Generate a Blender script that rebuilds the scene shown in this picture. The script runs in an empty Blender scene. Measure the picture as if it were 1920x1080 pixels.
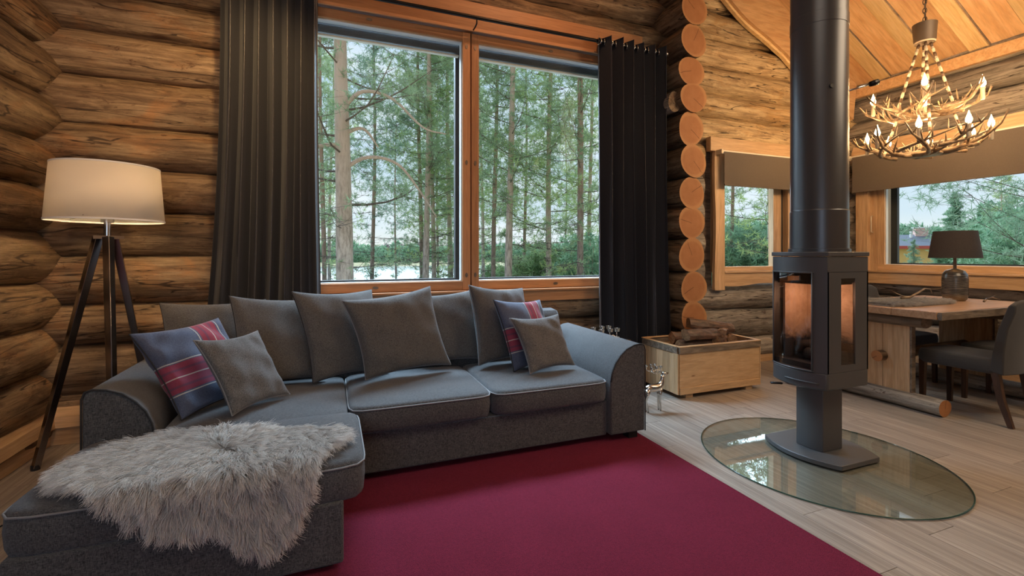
import bpy, bmesh, math, random
import numpy as np
from mathutils import Vector, Matrix, Euler
random.seed(7); RS = np.random.RandomState(7)
SC = bpy.context.scene; COL = SC.collection; PI = math.pi; R = math.radians

# ------------------------------------------------------------------ camera, world, sun, lights, exposure
F = 870.0; YAW = math.atan(338/870.0); EYE = 1.28
cam = bpy.data.cameras.new('camera'); camo = bpy.data.objects.new('camera', cam); COL.objects.link(camo)
cam.sensor_width = 36; cam.lens = F/1920*36; cam.shift_y = -64/1920; cam.clip_end = 1000; cam.clip_start = .05
camo.location = (0, 0, EYE); camo.rotation_euler = (PI/2, 0, -YAW); SC.camera = camo
SC.view_settings.view_transform = 'Standard'; SC.view_settings.look = 'None'
SC.view_settings.gamma = 1; SC.view_settings.use_curve_mapping = False; SC.view_settings.exposure = 0.0

def world():
    w = bpy.data.worlds.new('world'); SC.world = w; w.use_nodes = True; nt = w.node_tree; n = nt.nodes; n.clear(); l = nt.links
    tc = n.new('ShaderNodeTexCoord'); sep = n.new('ShaderNodeSeparateXYZ'); l.new(tc.outputs['Generated'], sep.inputs[0])
    rp = n.new('ShaderNodeValToRGB'); l.new(sep.outputs[2], rp.inputs[0]); cr = rp.color_ramp
    cr.elements[0].position = 0.0; cr.elements[0].color = (.80, .82, .76, 1)
    cr.elements[1].position = .8; cr.elements[1].color = (.36, .52, .74, 1)
    for p, c in ((.02, (.80, .84, .82, 1)), (.07, (.62, .74, .84, 1)), (.3, (.50, .66, .84, 1))):
        e = cr.elements.new(p); e.color = c
    mp = n.new('ShaderNodeMapping'); mp.inputs['Scale'].default_value = (2, 2, 9); l.new(tc.outputs['Generated'], mp.inputs[0])
    nz = n.new('ShaderNodeTexNoise'); nz.inputs['Scale'].default_value = 1.6; nz.inputs['Detail'].default_value = 6; l.new(mp.outputs[0], nz.inputs['Vector'])
    r2 = n.new('ShaderNodeValToRGB'); l.new(nz.outputs[0], r2.inputs[0]); r2.color_ramp.elements[0].position = .42; r2.color_ramp.elements[1].position = .68
    mx = n.new('ShaderNodeMix'); mx.data_type = 'RGBA'; l.new(r2.outputs[0], mx.inputs[0]); l.new(rp.outputs[0], mx.inputs[6]); mx.inputs[7].default_value = (.80, .86, .93, 1)
    bg = n.new('ShaderNodeBackground'); bg.inputs[1].default_value = 1.15; l.new(mx.outputs[2], bg.inputs[0])
    o = n.new('ShaderNodeOutputWorld'); l.new(bg.outputs[0], o.inputs[0])
world()

def light(kind, name, loc, energy, color, rot=(0, 0, 0), **kw):
    d = bpy.data.lights.new(name, kind); d.energy = energy; d.color = color
    for k, v in kw.items(): setattr(d, k, v)
    o = bpy.data.objects.new(name, d); COL.objects.link(o); o.location = loc; o.rotation_euler = rot; return o
def aim(o, tgt):
    o.rotation_euler = (Vector(tgt)-o.location).to_track_quat('-Z', 'Y').to_euler()
s = light('SUN', 'sun', (0, 20, 20), 9.0, (.70, .85, 1.0), angle=R(75)); aim(s, (-4, 0, 6))
a = light('AREA', 'living_fill_light', (.6, .2, 4.1), 28, (1, .82, .64), shape='RECTANGLE', size=2.2, size_y=1.6)  # soft warm fill added above the living room, not a fixture
a = light('AREA', 'annex_fill_light', (4.4, .6, 3.4), 62, (1, .76, .5), shape='RECTANGLE', size=1.6, size_y=1.6, specular_factor=.3); aim(a, (4.6, 2.6, 1))  # unseen area lamp added as warm fill for the annex
sp = light('SPOT', 'wall_spot_light', (-.3, 2.9, 3.3), 90, (1, .62, .26), spot_size=R(85), spot_blend=1.0, shadow_soft_size=.08); aim(sp, (-.75, 4.1, 2.15))
sp = light('SPOT', 'corner_spot_light', (-1.1, 1.4, 3.2), 75, (1, .6, .32), spot_size=R(100), spot_blend=1.0, shadow_soft_size=.08); aim(sp, (-1.5, 3.9, 2.0))
sp = light('SPOT', 'window_spot_light', (2.0, 2.6, 4.6), 95, (1, .5, .24), spot_size=R(95), spot_blend=1.0, shadow_soft_size=.08, specular_factor=.0); aim(sp, (1.4, 4.1, 3.1))
a = light('AREA', 'window_boost_light', (1.15, 5.3, 4.75), 1000, (.55, .77, 1), shape='RECTANGLE', size=4.2, size_y=1.5); aim(a, (.8, 2.6, .6))  # area lamp added out of view above the window to boost daylight
a = light('AREA', 'rear_window_daylight', (-1.0, -1.93, 1.75), 20, (.62, .78, 1), shape='RECTANGLE', size=1.6, size_y=1.3); a.rotation_euler = (PI/2, 0, 0)

# ------------------------------------------------------------------ node helper
class M:
    def __init__(s, name):
        s.m = bpy.data.materials.new(name); s.m.use_nodes = True; s.nt = s.m.node_tree; s.n = s.nt.nodes; s.l = s.nt.links
        s.b = s.n['Principled BSDF']; s.out = s.n['Material Output']; s.tc = s.n.new('ShaderNodeTexCoord')
    def set(s, **k):
        for a, v in k.items():
            i = s.b.inputs[a.replace('_', ' ')]
            if hasattr(v, 'is_output') or isinstance(v, bpy.types.NodeSocket): s.l.new(v, i)
            else: i.default_value = (*v, 1) if isinstance(v, tuple) and len(v) == 3 else v
        return s
    def inp(s, sock, v):
        if isinstance(v, bpy.types.NodeSocket): s.l.new(v, sock)
        elif isinstance(v, tuple) and len(v) == 3 and sock.type == 'RGBA': sock.default_value = (*v, 1)
        else: sock.default_value = v
    def map(s, scale=(1, 1, 1), rot=(0, 0, 0), loc=(0, 0, 0), src='Object', rnd=0):
        v = s.tc.outputs[src]
        if rnd:
            oi = s.n.new('ShaderNodeObjectInfo'); a = s.n.new('ShaderNodeVectorMath'); a.operation = 'MULTIPLY_ADD'
            c = s.n.new('ShaderNodeCombineXYZ'); 
            for i in range(3): s.l.new(oi.outputs['Random'], c.inputs[i])
            s.l.new(c.outputs[0], a.inputs[0]); a.inputs[1].default_value = (rnd, rnd*.7, rnd*1.3); s.l.new(v, a.inputs[2]); v = a.outputs[0]
        m = s.n.new('ShaderNodeMapping'); s.l.new(v, m.inputs[0]); m.inputs['Scale'].default_value = scale; m.inputs['Rotation'].default_value = rot; m.inputs['Location'].default_value = loc
        return m.outputs[0]
    def noise(s, vec, scale=5, detail=4, rough=.6, dist=0):
        t = s.n.new('ShaderNodeTexNoise'); s.l.new(vec, t.inputs['Vector']); t.inputs['Scale'].default_value = scale
        t.inputs['Detail'].default_value = detail; t.inputs['Roughness'].default_value = rough; t.inputs['Distortion'].default_value = dist; return t.outputs[0]
    def vor(s, vec, scale=5, feat='F1', out=0):
        t = s.n.new('ShaderNodeTexVoronoi'); t.feature = feat; s.l.new(vec, t.inputs['Vector']); t.inputs['Scale'].default_value = scale; return t.outputs[out]
    def wave(s, vec, scale=5, dist=2, kind='BANDS', d='X', detail=2, dscale=1):
        t = s.n.new('ShaderNodeTexWave'); t.wave_type = kind
        if kind == 'BANDS': t.bands_direction = d
        else: t.rings_direction = d
        s.l.new(vec, t.inputs['Vector']); t.inputs['Scale'].default_value = scale; t.inputs['Distortion'].default_value = dist
        t.inputs['Detail'].default_value = detail; t.inputs['Detail Scale'].default_value = dscale; return t.outputs[0 if False else 1]
    def ramp(s, fac, stops):
        r = s.n.new('ShaderNodeValToRGB'); s.inp(r.inputs[0], fac); cr = r.color_ramp
        while len(cr.elements) < len(stops): cr.elements.new(.5)
        for e, (p, c) in zip(cr.elements, stops):
            e.position = p; e.color = (*c, 1) if isinstance(c, tuple) else (c, c, c, 1)
        return r.outputs[0]
    def mix(s, fac, a, b, mode='MIX'):
        m = s.n.new('ShaderNodeMix'); m.data_type = 'RGBA'; m.blend_type = mode; s.inp(m.inputs[0], fac); s.inp(m.inputs[6], a); s.inp(m.inputs[7], b); return m.outputs[2]
    def math(s, op, a, b=0.0, c=0.0):
        m = s.n.new('ShaderNodeMath'); m.operation = op; s.inp(m.inputs[0], a); s.inp(m.inputs[1], b); s.inp(m.inputs[2], c); return m.outputs[0]
    def sep(s, vec):
        x = s.n.new('ShaderNodeSeparateXYZ'); s.l.new(vec, x.inputs[0]); return x.outputs
    def rnd(s):
        return s.n.new('ShaderNodeObjectInfo').outputs['Random']
    def bump(s, h, strength=.3, dist=.01):
        b = s.n.new('ShaderNodeBump'); s.l.new(h, b.inputs['Height']); b.inputs['Strength'].default_value = strength; b.inputs['Distance'].default_value = dist
        s.l.new(b.outputs[0], s.b.inputs['Normal']); return s

MAT = {}
def plain(name, col, rough=.5, **k):
    m = M(name).set(Base_Color=col, Roughness=rough, **k); MAT[name] = m.m; return m
def mat_log(name, c_dark, c_mid, c_light, c_orange, patch=.5):
    m = M(name)
    v = m.map((.9, 9, 9), rnd=37); g = m.noise(v, 2.2, 9, .68, .5)
    v3 = m.map((1.6, 60, 60), rnd=17); g3 = m.noise(v3, 1.2, 5, .7, .3)
    v2 = m.map((1.3, 3, 3), rnd=11); p = m.noise(v2, 1.3, 5, .6, 1.0)
    base = m.ramp(g, [(.28, c_dark), (.46, c_mid), (.66, c_light)])
    org = m.ramp(g, [(.3, tuple(x*.45 for x in c_orange)), (.6, c_orange)])
    c = m.mix(m.ramp(p, [(patch, 0.), (patch+.14, .8)]), base, org)
    # bark remnants
    b = m.noise(m.map((2.2, 7, 7), rnd=51), 2.6, 8, .7, .8)
    c = m.mix(m.ramp(b, [(.60, 0.), (.66, .75)]), c, (.06, .022, .010))
    c = m.mix(.55, c, m.ramp(g3, [(.3, .35), (.6, 1.0)]), 'MULTIPLY')
    # long drying cracks and pale rubbed patches
    ck = m.noise(m.map((.45, 7, 7), rnd=43), 1.6, 2, .5, .3); ck = m.math('ABSOLUTE', m.math('SUBTRACT', ck, .5))
    pl_ = m.noise(m.map((1.8, 5, 5), rnd=67), 1.7, 6, .65, .6); c = m.mix(m.ramp(pl_, [(.55, 0.), (.68, .5)]), c, tuple(min(.8, q*1.25) for q in c_light))
    st_ = m.noise(m.map((3, 14, 14), rnd=91), 2.0, 7, .75, .4); c = m.mix(m.ramp(st_, [(.56, 0.), (.64, .55)]), c, tuple(q*.6 for q in c_dark))
    c = m.mix(m.ramp(ck, [(.004, .85), (.010, 0.)]), c, (.02, .01, .006))
    hs = m.n.new('ShaderNodeHueSaturation'); m.l.new(c, hs.inputs['Color']); m.l.new(m.math('MULTIPLY_ADD', m.rnd(), .5, .78), hs.inputs['Value'])
    # knots
    k = m.vor(m.map((1.1, 3.0, 3.0), rnd=23), 1.1)
    c = m.mix(m.ramp(k, [(.03, .8), (.09, 0.)]), hs.outputs[0], (.05, .02, .01))
    m.set(Base_Color=c, Roughness=.62, Specular_IOR_Level=.35)
    m.bump(m.math('ADD', m.math('MULTIPLY', g, 1.0), m.math('MULTIPLY', g3, .6)), .8, .012)
    MAT[name] = m.m
mat_log('log_brown', (.060, .038, .025), (.19, .122, .072), (.37, .265, .165), (.37, .19, .085), .53)
mat_log('log_honey_lit', (.16, .10, .055), (.40, .28, .155), (.60, .46, .27), (.46, .27, .11), .52)  # yellower, brighter log colour with the chandelier's warm light painted in
mat_log('log_grey', (.09, .075, .062), (.27, .235, .20), (.46, .41, .35), (.36, .25, .16), .60)
m = M('log_end'); v = m.map((1, 1, 1), rnd=3)
o_ = m.tc.outputs['Object']; x_, y_, z_ = m.sep(o_)
rad = m.math('SQRT', m.math('ADD', m.math('MULTIPLY', y_, y_), m.math('MULTIPLY', z_, z_)))
nz = m.noise(m.map((1, 8, 8), rnd=9), 1.5, 3, .5)
ring = m.math('SINE', m.math('MULTIPLY', m.math('ADD', rad, m.math('MULTIPLY', nz, .02)), 900))
c = m.ramp(m.math('MULTIPLY_ADD', ring, .5, .5), [(0, (.36, .15, .055)), (1, (.47, .21, .085))])
c = m.mix(m.ramp(nz, [(.35, .0), (.7, .6)]), c, (.34, .13, .045))
ang = m.math('ARCTAN2', y_, z_); w = m.math('MULTIPLY_ADD', m.rnd(), 5.5, -2.75)
crk = m.math('ABSOLUTE', m.math('MULTIPLY', m.math('SUBTRACT', ang, m.math('ADD', w, m.math('MULTIPLY', nz, .3))), rad))
c = m.mix(m.ramp(crk, [(.0012, .9), (.003, 0.)]), c, (.03, .012, .006))
c = m.mix(m.ramp(rad, [(.128, 0.), (.15, .5)]), c, (.55, .30, .13))
m.set(Base_Color=c, Roughness=.7).bump(m.noise(m.map((80, 80, 80)), 1, 3), .3, .004); MAT['log_end'] = m.m

def mat_wood(name, a, b, grain=(1, 14, 14), knot=(.16, .06, .02), rough=.5, kn=1.4, var=.35):
    m = M(name); v = m.map(grain, rnd=29); g = m.noise(v, 2.0, 6, .6, .8); g2 = m.noise(m.map(tuple(x*4 for x in grain), rnd=13), 1.5, 3, .6)
    c = m.ramp(g, [(.35, a), (.65, b)]); c = m.mix(.35, c, m.ramp(g2, [(.35, .55), (.6, 1.0)]), 'MULTIPLY')
    k = m.vor(m.map(tuple((.8 if q == min(grain) else 2.6) for q in grain), rnd=7), kn)
    c = m.mix(m.ramp(k, [(.025, .9), (.07, 0.)]), c, knot)
    hs = m.n.new('ShaderNodeHueSaturation'); m.l.new(c, hs.inputs['Color']); m.l.new(m.math('MULTIPLY_ADD', m.rnd(), var, 1-var/2), hs.inputs['Value'])
    m.set(Base_Color=hs.outputs[0], Roughness=rough).bump(g2, .25, .003); MAT[name] = m.m
mat_wood('pine_x', (.50, .31, .16), (.64, .43, .25))
mat_wood('pine_y', (.50, .31, .16), (.64, .43, .25), (14, 1, 14))
mat_wood('pine_z', (.50, .31, .16), (.66, .45, .27), (14, 14, 1))
mat_wood('frame_x', (.44, .20, .085), (.54, .27, .12), (1, 18, 18), kn=.6)
mat_wood('frame_z', (.44, .20, .085), (.54, .27, .12), (18, 18, 1), kn=.6)
mat_wood('ceiling_orange', (.58, .33, .155), (.71, .46, .245), (1, 9, 9), kn=2.2)
mat_wood('ceiling_light', (.66, .44, .20), (.78, .57, .31), (1, 12, 12), kn=.7)
mat_wood('box_wood', (.54, .34, .18), (.66, .45, .26), (1.5, 14, 14), kn=2.6)
mat_wood('bark_board', (.10, .075, .055), (.30, .23, .17), (2, 12, 12), kn=.4)
mat_wood('table_wood', (.42, .23, .12), (.56, .35, .21), (1.2, 12, 12), kn=1.2, rough=.35)
mat_wood('dark_wood', (.035, .018, .012), (.075, .035, .022), (14, 14, 1.5), kn=.2, rough=.4)
m = M('floor_board'); v = m.map((26, .7, 1), rnd=31); g = m.noise(v, 1.6, 8, .7, .4); g2 = m.noise(m.map((90, 2.5, 1), rnd=19), 1.4, 5, .7)
c = m.ramp(g, [(.3, (.20, .165, .14)), (.5, (.33, .28, .24)), (.68, (.46, .40, .35))])
c = m.mix(.5, c, m.ramp(g2, [(.3, .55), (.6, 1.0)]), 'MULTIPLY')
hs = m.n.new('ShaderNodeHueSaturation'); m.l.new(c, hs.inputs['Color']); m.l.new(m.math('MULTIPLY_ADD', m.rnd(), .22, .89), hs.inputs['Value'])
m.set(Base_Color=hs.outputs[0], Roughness=.42, Specular_IOR_Level=.4).bump(g2, .12, .002); MAT['floor_board'] = m.m
m = M('rug'); g = m.noise(m.map((1, 1, 1)), 260, 2, .7); g2 = m.noise(m.map((1, 1, 1)), 5, 4, .6); g4 = m.noise(m.map((1, 1, 1)), 70, 3, .7)
c = m.ramp(g, [(.32, (.095, .006, .022)), (.68, (.255, .022, .050))]); c = m.mix(.4, c, m.ramp(g2, [(.3, .7), (.7, 1.0)]), 'MULTIPLY'); c = m.mix(.5, c, m.ramp(g4, [(.35, .6), (.6, 1.0)]), 'MULTIPLY')
m.set(Base_Color=c, Roughness=.95, Specular_IOR_Level=.1, Sheen_Weight=.25, Sheen_Roughness=.5, Sheen_Tint=(.8, .2, .35)).bump(g, .9, .006); MAT['rug'] = m.m

def mat_fabric(name, a, b, scale=170, src='Object', sheen=.25, bs=.5):
    m = M(name); v = m.map((1, 1, 1), src=src)
    n1 = m.noise(m.map((1, 5, 5)), scale, 3, .7); n2 = m.noise(m.map((5, 5, 1)), scale, 3, .7)
    w = m.math('MULTIPLY', m.math('ADD', n1, n2), .5); lo = m.noise(v, 9, 3, .6)
    c = m.ramp(w, [(.38, a), (.62, b)]); c = m.mix(.35, c, m.ramp(lo, [(.3, .72), (.7, 1.0)]), 'MULTIPLY')
    m.set(Base_Color=c, Roughness=.92, Specular_IOR_Level=.15, Sheen_Weight=sheen, Sheen_Roughness=.45, Sheen_Tint=(.8, .85, .95)).bump(w, bs, .004); MAT[name] = m.m
mat_fabric('sofa_fabric', (.030, .031, .034), (.175, .176, .182), 85, bs=.8)
mat_fabric('pillow_fabric', (.055, .053, .052), (.20, .194, .19), 100, bs=.7)
mat_fabric('small_pillow_fabric', (.07, .068, .067), (.25, .243, .238), 80, bs=.8)
mat_fabric('chair_fabric', (.038, .036, .036), (.085, .081, .080), 160)
plain('piping', (.24, .24, .25), .8); plain('dark_piping', (.03, .03, .033), .8)
m = M('plaid'); u_, v_, _ = m.sep(m.map((1, 1, 1), src='UV'))
def band(x, lo, hi, e=.006):
    return m.math('MULTIPLY', m.math('SMOOTHSTEP' if False else 'GREATER_THAN', x, lo), m.math('LESS_THAN', x, hi))
wv = m.noise(m.map((1, 1, 1)), 260, 2, .6)
c = m.ramp(wv, [(.35, (.055, .070, .125)), (.65, (.10, .125, .20))])
c = m.mix(m.math('MULTIPLY', band(u_, .56, .84), .85), c, (.33, .022, .045))
c = m.mix(m.math('MULTIPLY', band(v_, .26, .56), .8), c, (.30, .025, .06))
c = m.mix(m.math('MULTIPLY', m.math('MULTIPLY', band(v_, .26, .56), band(u_, .56, .84)), .6), c, (.10, .05, .09))
for (s_, p) in ((v_, .24), (v_, .41), (v_, .575), (u_, .54), (u_, .70), (u_, .86)):
    c = m.mix(m.math('MULTIPLY', band(s_, p-.006, p+.006), .8), c, (.55, .52, .48))
for (s_, p) in ((v_, .32), (v_, .49), (u_, .62), (u_, .78)):
    c = m.mix(m.math('MULTIPLY', band(s_, p-.012, p+.012), .5), c, (.06, .05, .10))
m.set(Base_Color=c, Roughness=.85, Sheen_Weight=.3, Sheen_Roughness=.4).bump(wv, .3, .002); MAT['plaid'] = m.m
m = M('curtain_fabric'); wv = m.noise(m.map((1, 1, 1)), 300, 2, .6)
m.set(Base_Color=m.ramp(wv, [(.3, (.020, .021, .027)), (.7, (.038, .039, .048))]), Roughness=.40, Specular_IOR_Level=.55, Sheen_Weight=.5, Sheen_Roughness=.35, Sheen_Tint=(.75, .8, .9)).bump(wv, .15, .002); MAT['curtain_fabric'] = m.m
m = M('roller_fabric'); wv = m.noise(m.map((1, 1, 1)), 320, 2, .6)
m.set(Base_Color=m.ramp(wv, [(.3, (.105, .085, .07)), (.7, (.14, .112, .092))]), Roughness=.9); MAT['roller_fabric'] = m.m
m = M('stove_metal'); wv = m.noise(m.map((1, 1, 1)), 420, 2, .6)
m.set(Base_Color=(.095, .096, .102), Roughness=.45, Metallic=.3, Specular_IOR_Level=.5).bump(wv, .12, .001); MAT['stove_metal'] = m.m
m = M('pipe_metal'); wv = m.noise(m.map((1, 1, 1)), 300, 2, .6)
m.set(Base_Color=(.095, .098, .108), Roughness=.34, Metallic=.55).bump(wv, .1, .001); MAT['pipe_metal'] = m.m
plain('black_metal', (.012, .012, .014), .35, Metallic=.6); plain('black', (.01, .01, .01), .6)
plain('chrome', (.50, .50, .52), .22, Metallic=1.0); plain('leg_metal', (.30, .28, .29), .22, Metallic=1.0)
plain('silver', (.72, .70, .66), .2, Metallic=1.0); plain('rail_white', (.72, .68, .60), .5); plain('slat_grey', (.13, .13, .135), .4, Metallic=.5)
plain('sash_dark', (.035, .038, .042), .5); plain('sash_white', (.72, .74, .76), .5); plain('latch', (.22, .17, .13), .4, Metallic=.7)
m = M('antler'); g = m.noise(m.map((4, 4, 4), rnd=9), 4, 5, .6); m.set(Base_Color=m.ramp(g, [(.35, (.075, .042, .022)), (.66, (.36, .25, .15))]), Roughness=.45); MAT['antler'] = m.m
m = M('rope'); w = m.wave(m.map((1, 1, 1)), 14, .5, 'BANDS', 'Z'); m.set(Base_Color=m.ramp(w, [(.45, (.10, .045, .02)), (.55, (.50, .40, .27))]), Roughness=.6); MAT['rope'] = m.m
plain('bone', (.62, .52, .38), .6); plain('horn_dark', (.10, .055, .03), .5); plain('hub', (.14, .10, .07), .5, Metallic=.3)
def emis(name, col, st):
    m = M(name).set(Base_Color=col, Emission_Color=col, Emission_Strength=st); MAT[name] = m.m
emis('bulb', (1, .72, .36), 22); emis('lamp_bulb', (1, .78, .45), 8)
m = M('shade_white'); wv = m.noise(m.map((1, 1, 1)), 400, 2, .5)
tr = m.n.new('ShaderNodeBsdfTranslucent'); tr.inputs[0].default_value = (.95, .86, .74, 1); ms = m.n.new('ShaderNodeMixShader'); ms.inputs[0].default_value = .5
m.set(Base_Color=(.86, .85, .83), Roughness=.8).bump(wv, .1, .001); m.l.new(m.b.outputs[0], ms.inputs[1]); m.l.new(tr.outputs[0], ms.inputs[2]); m.l.new(ms.outputs[0], m.out.inputs[0]); MAT['shade_white'] = m.m
m = M('shade_dark'); wv = m.noise(m.map((1, 1, 5)), 120, 3, .6); m.set(Base_Color=m.ramp(wv, [(.35, (.022, .018, .020)), (.7, (.055, .045, .045))]), Roughness=.85).bump(wv, .3, .002); MAT['shade_dark'] = m.m
m = M('glaze'); wv = m.noise(m.map((2, 2, 26)), 5, 4, .6); _, _, zz = m.sep(m.tc.outputs['Object'])
c = m.ramp(wv, [(.35, (.035, .04, .045)), (.6, (.16, .15, .14)), (.75, (.30, .27, .22))]); c = m.mix(m.ramp(zz, [(.0, .8), (.07, 0.)]), c, (.30, .20, .09)); c = m.mix(m.ramp(zz, [(.26, 0.), (.30, .85)]), c, (.38, .28, .15))
m.set(Base_Color=c, Roughness=.25, Metallic=.35).bump(wv, .3, .003); MAT['glaze'] = m.m
m = M('firebrick'); n1 = m.noise(m.map((1, 1, 1)), 9, 6, .65, .5); _, _, zz = m.sep(m.tc.outputs['Object'])
zt = m.math('ADD', zz, m.math('MULTIPLY_ADD', n1, .22, -.11))
c = m.ramp(n1, [(.3, (.34, .23, .16)), (.7, (.58, .45, .35))])
c = m.mix(m.ramp(zt, [(.70, 1.), (.77, 0.)]), c, (.025, .022, .03)); c = m.mix(m.ramp(zt, [(1.02, 0.), (1.06, .9)]), c, (.10, .04, .03))
m.set(Base_Color=c, Roughness=.9); MAT['firebrick'] = m.m
plain('charcoal', (.018, .016, .018), .9)

def glass(name, ior=1.5, tint=(1, 1, 1), rough=0.0, boost=1.0):
    m = M(name); n, l = m.n, m.l; g = n.new('ShaderNodeBsdfGlossy'); g.inputs['Roughness'].default_value = rough; t = n.new('ShaderNodeBsdfTransparent'); t.inputs[0].default_value = (*tint, 1)
    ge = n.new('ShaderNodeNewGeometry'); dt = n.new('ShaderNodeVectorMath'); dt.operation = 'DOT_PRODUCT'; l.new(ge.outputs['Normal'], dt.inputs[0]); l.new(ge.outputs['Incoming'], dt.inputs[1])
    r0 = ((ior-1)/(ior+1))**2; p5 = m.math('POWER', m.math('SUBTRACT', 1.0, m.math('ABSOLUTE', dt.outputs['Value'])), 5.0); f2 = m.math('MULTIPLY', m.math('MULTIPLY_ADD', p5, 1-r0, r0), boost)
    ms = n.new('ShaderNodeMixShader'); l.new(f2, ms.inputs[0]); l.new(t.outputs[0], ms.inputs[1]); l.new(g.outputs[0], ms.inputs[2]); l.new(ms.outputs[0], m.out.inputs[0]); MAT[name] = m.m
glass('window_glass', 1.4, (.98, 1, .99), boost=.16); glass('stove_glass', 1.5, (.85, .78, .74), boost=1.6); glass('hearth_glass', 1.5, (.93, .965, .945), boost=1.6)
plain('glass_edge', (.03, .10, .08), .1, Transmission_Weight=.3)
m = M('skin'); MAT['skin'] = m.set(Base_Color=(.30, .28, .26), Roughness=.9).m
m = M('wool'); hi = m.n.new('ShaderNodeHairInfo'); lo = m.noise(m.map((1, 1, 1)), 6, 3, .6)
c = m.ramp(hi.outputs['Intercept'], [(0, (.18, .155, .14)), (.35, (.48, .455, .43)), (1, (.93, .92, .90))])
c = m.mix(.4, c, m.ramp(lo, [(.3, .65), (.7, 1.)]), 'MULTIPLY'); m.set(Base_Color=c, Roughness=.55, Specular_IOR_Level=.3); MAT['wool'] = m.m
m = M('wool_dark'); hi = m.n.new('ShaderNodeHairInfo'); c = m.ramp(hi.outputs['Intercept'], [(0, (.10, .09, .085)), (1, (.42, .41, .40))]); m.set(Base_Color=c, Roughness=.6); MAT['wool_dark'] = m.m
# outdoors
def mat_bark(name, a, b, c2):
    m = M(name); g = m.noise(m.map((9, 9, 2.2)), 2.4, 6, .7); _, _, zz = m.sep(m.tc.outputs['Object'])
    c = m.ramp(g, [(.36, tuple(x*.45 for x in a)), (.5, a), (.66, b)]); c = m.mix(m.ramp(m.math('MULTIPLY_ADD', zz, .12, m.math('MULTIPLY', g, .4)), [(.35, 0.), (.8, .85)]), c, c2)
    m.set(Base_Color=c, Roughness=.9, Emission_Color=(0, 0, 0)).bump(g, .7, .03); MAT[name] = m.m
mat_bark('bark_pine', (.36, .31, .29), (.60, .54, .51), (.60, .42, .32))
mat_bark('twig', (.09, .075, .07), (.17, .145, .13), (.16, .11, .08))
mat_bark('bark_grey', (.22, .18, .165), (.36, .31, .29), (.42, .25, .17))
def mat_leaf(name, a, b):
    m = M(name); g = m.noise(m.map((1, 1, 1)), 1.5, 3, .6); tr = m.n.new('ShaderNodeBsdfTranslucent'); c = m.ramp(g, [(.35, a), (.65, b)])
    m.set(Base_Color=c, Roughness=.6); m.l.new(c, tr.inputs[0]); ms = m.n.new('ShaderNodeMixShader'); ms.inputs[0].default_value = .45
    m.l.new(m.b.outputs[0], ms.inputs[1]); m.l.new(tr.outputs[0], ms.inputs[2]); m.l.new(ms.outputs[0], m.out.inputs[0]); MAT[name] = m.m
mat_leaf('needles', (.21, .32, .16), (.37, .47, .28)); mat_leaf('needles_blue', (.18, .29, .19), (.30, .41, .29)); mat_leaf('needles_bright', (.28, .41, .14), (.46, .56, .24))
mat_leaf('forest_green', (.15, .30, .19), (.29, .44, .27)); mat_leaf('thicket_brown', (.20, .17, .16), (.32, .27, .25)); mat_leaf('bush_green', (.14, .25, .11), (.28, .38, .18))
m = M('meadow'); g = m.noise(m.map((1, 1, 1)), .12, 6, .7); g2 = m.noise(m.map((1, .2, 1)), 2.5, 4, .7)
c = m.ramp(g, [(.35, (.30, .27, .13)), (.6, (.52, .45, .26))]); c = m.mix(.5, c, m.ramp(g2, [(.3, .6), (.7, 1.)]), 'MULTIPLY'); m.set(Base_Color=c, Roughness=1.0); MAT['meadow'] = m.m
m = M('lake'); g = m.noise(m.map((1, 3, 1)), 1.3, 4, .6); m.set(Base_Color=(.30, .36, .40), Roughness=.12, Specular_IOR_Level=1.0, Metallic=.35).bump(g, .25, .05); MAT['lake'] = m.m
plain('house_yellow', (.72, .46, .16), .8); plain('house_roof', (.13, .15, .19), .7); plain('house_red', (.45, .07, .05), .7); plain('house_pink', (.68, .42, .38), .8); plain('white_paint', (.8, .8, .8), .6); plain('window_black', (.04, .05, .06), .2)

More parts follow.
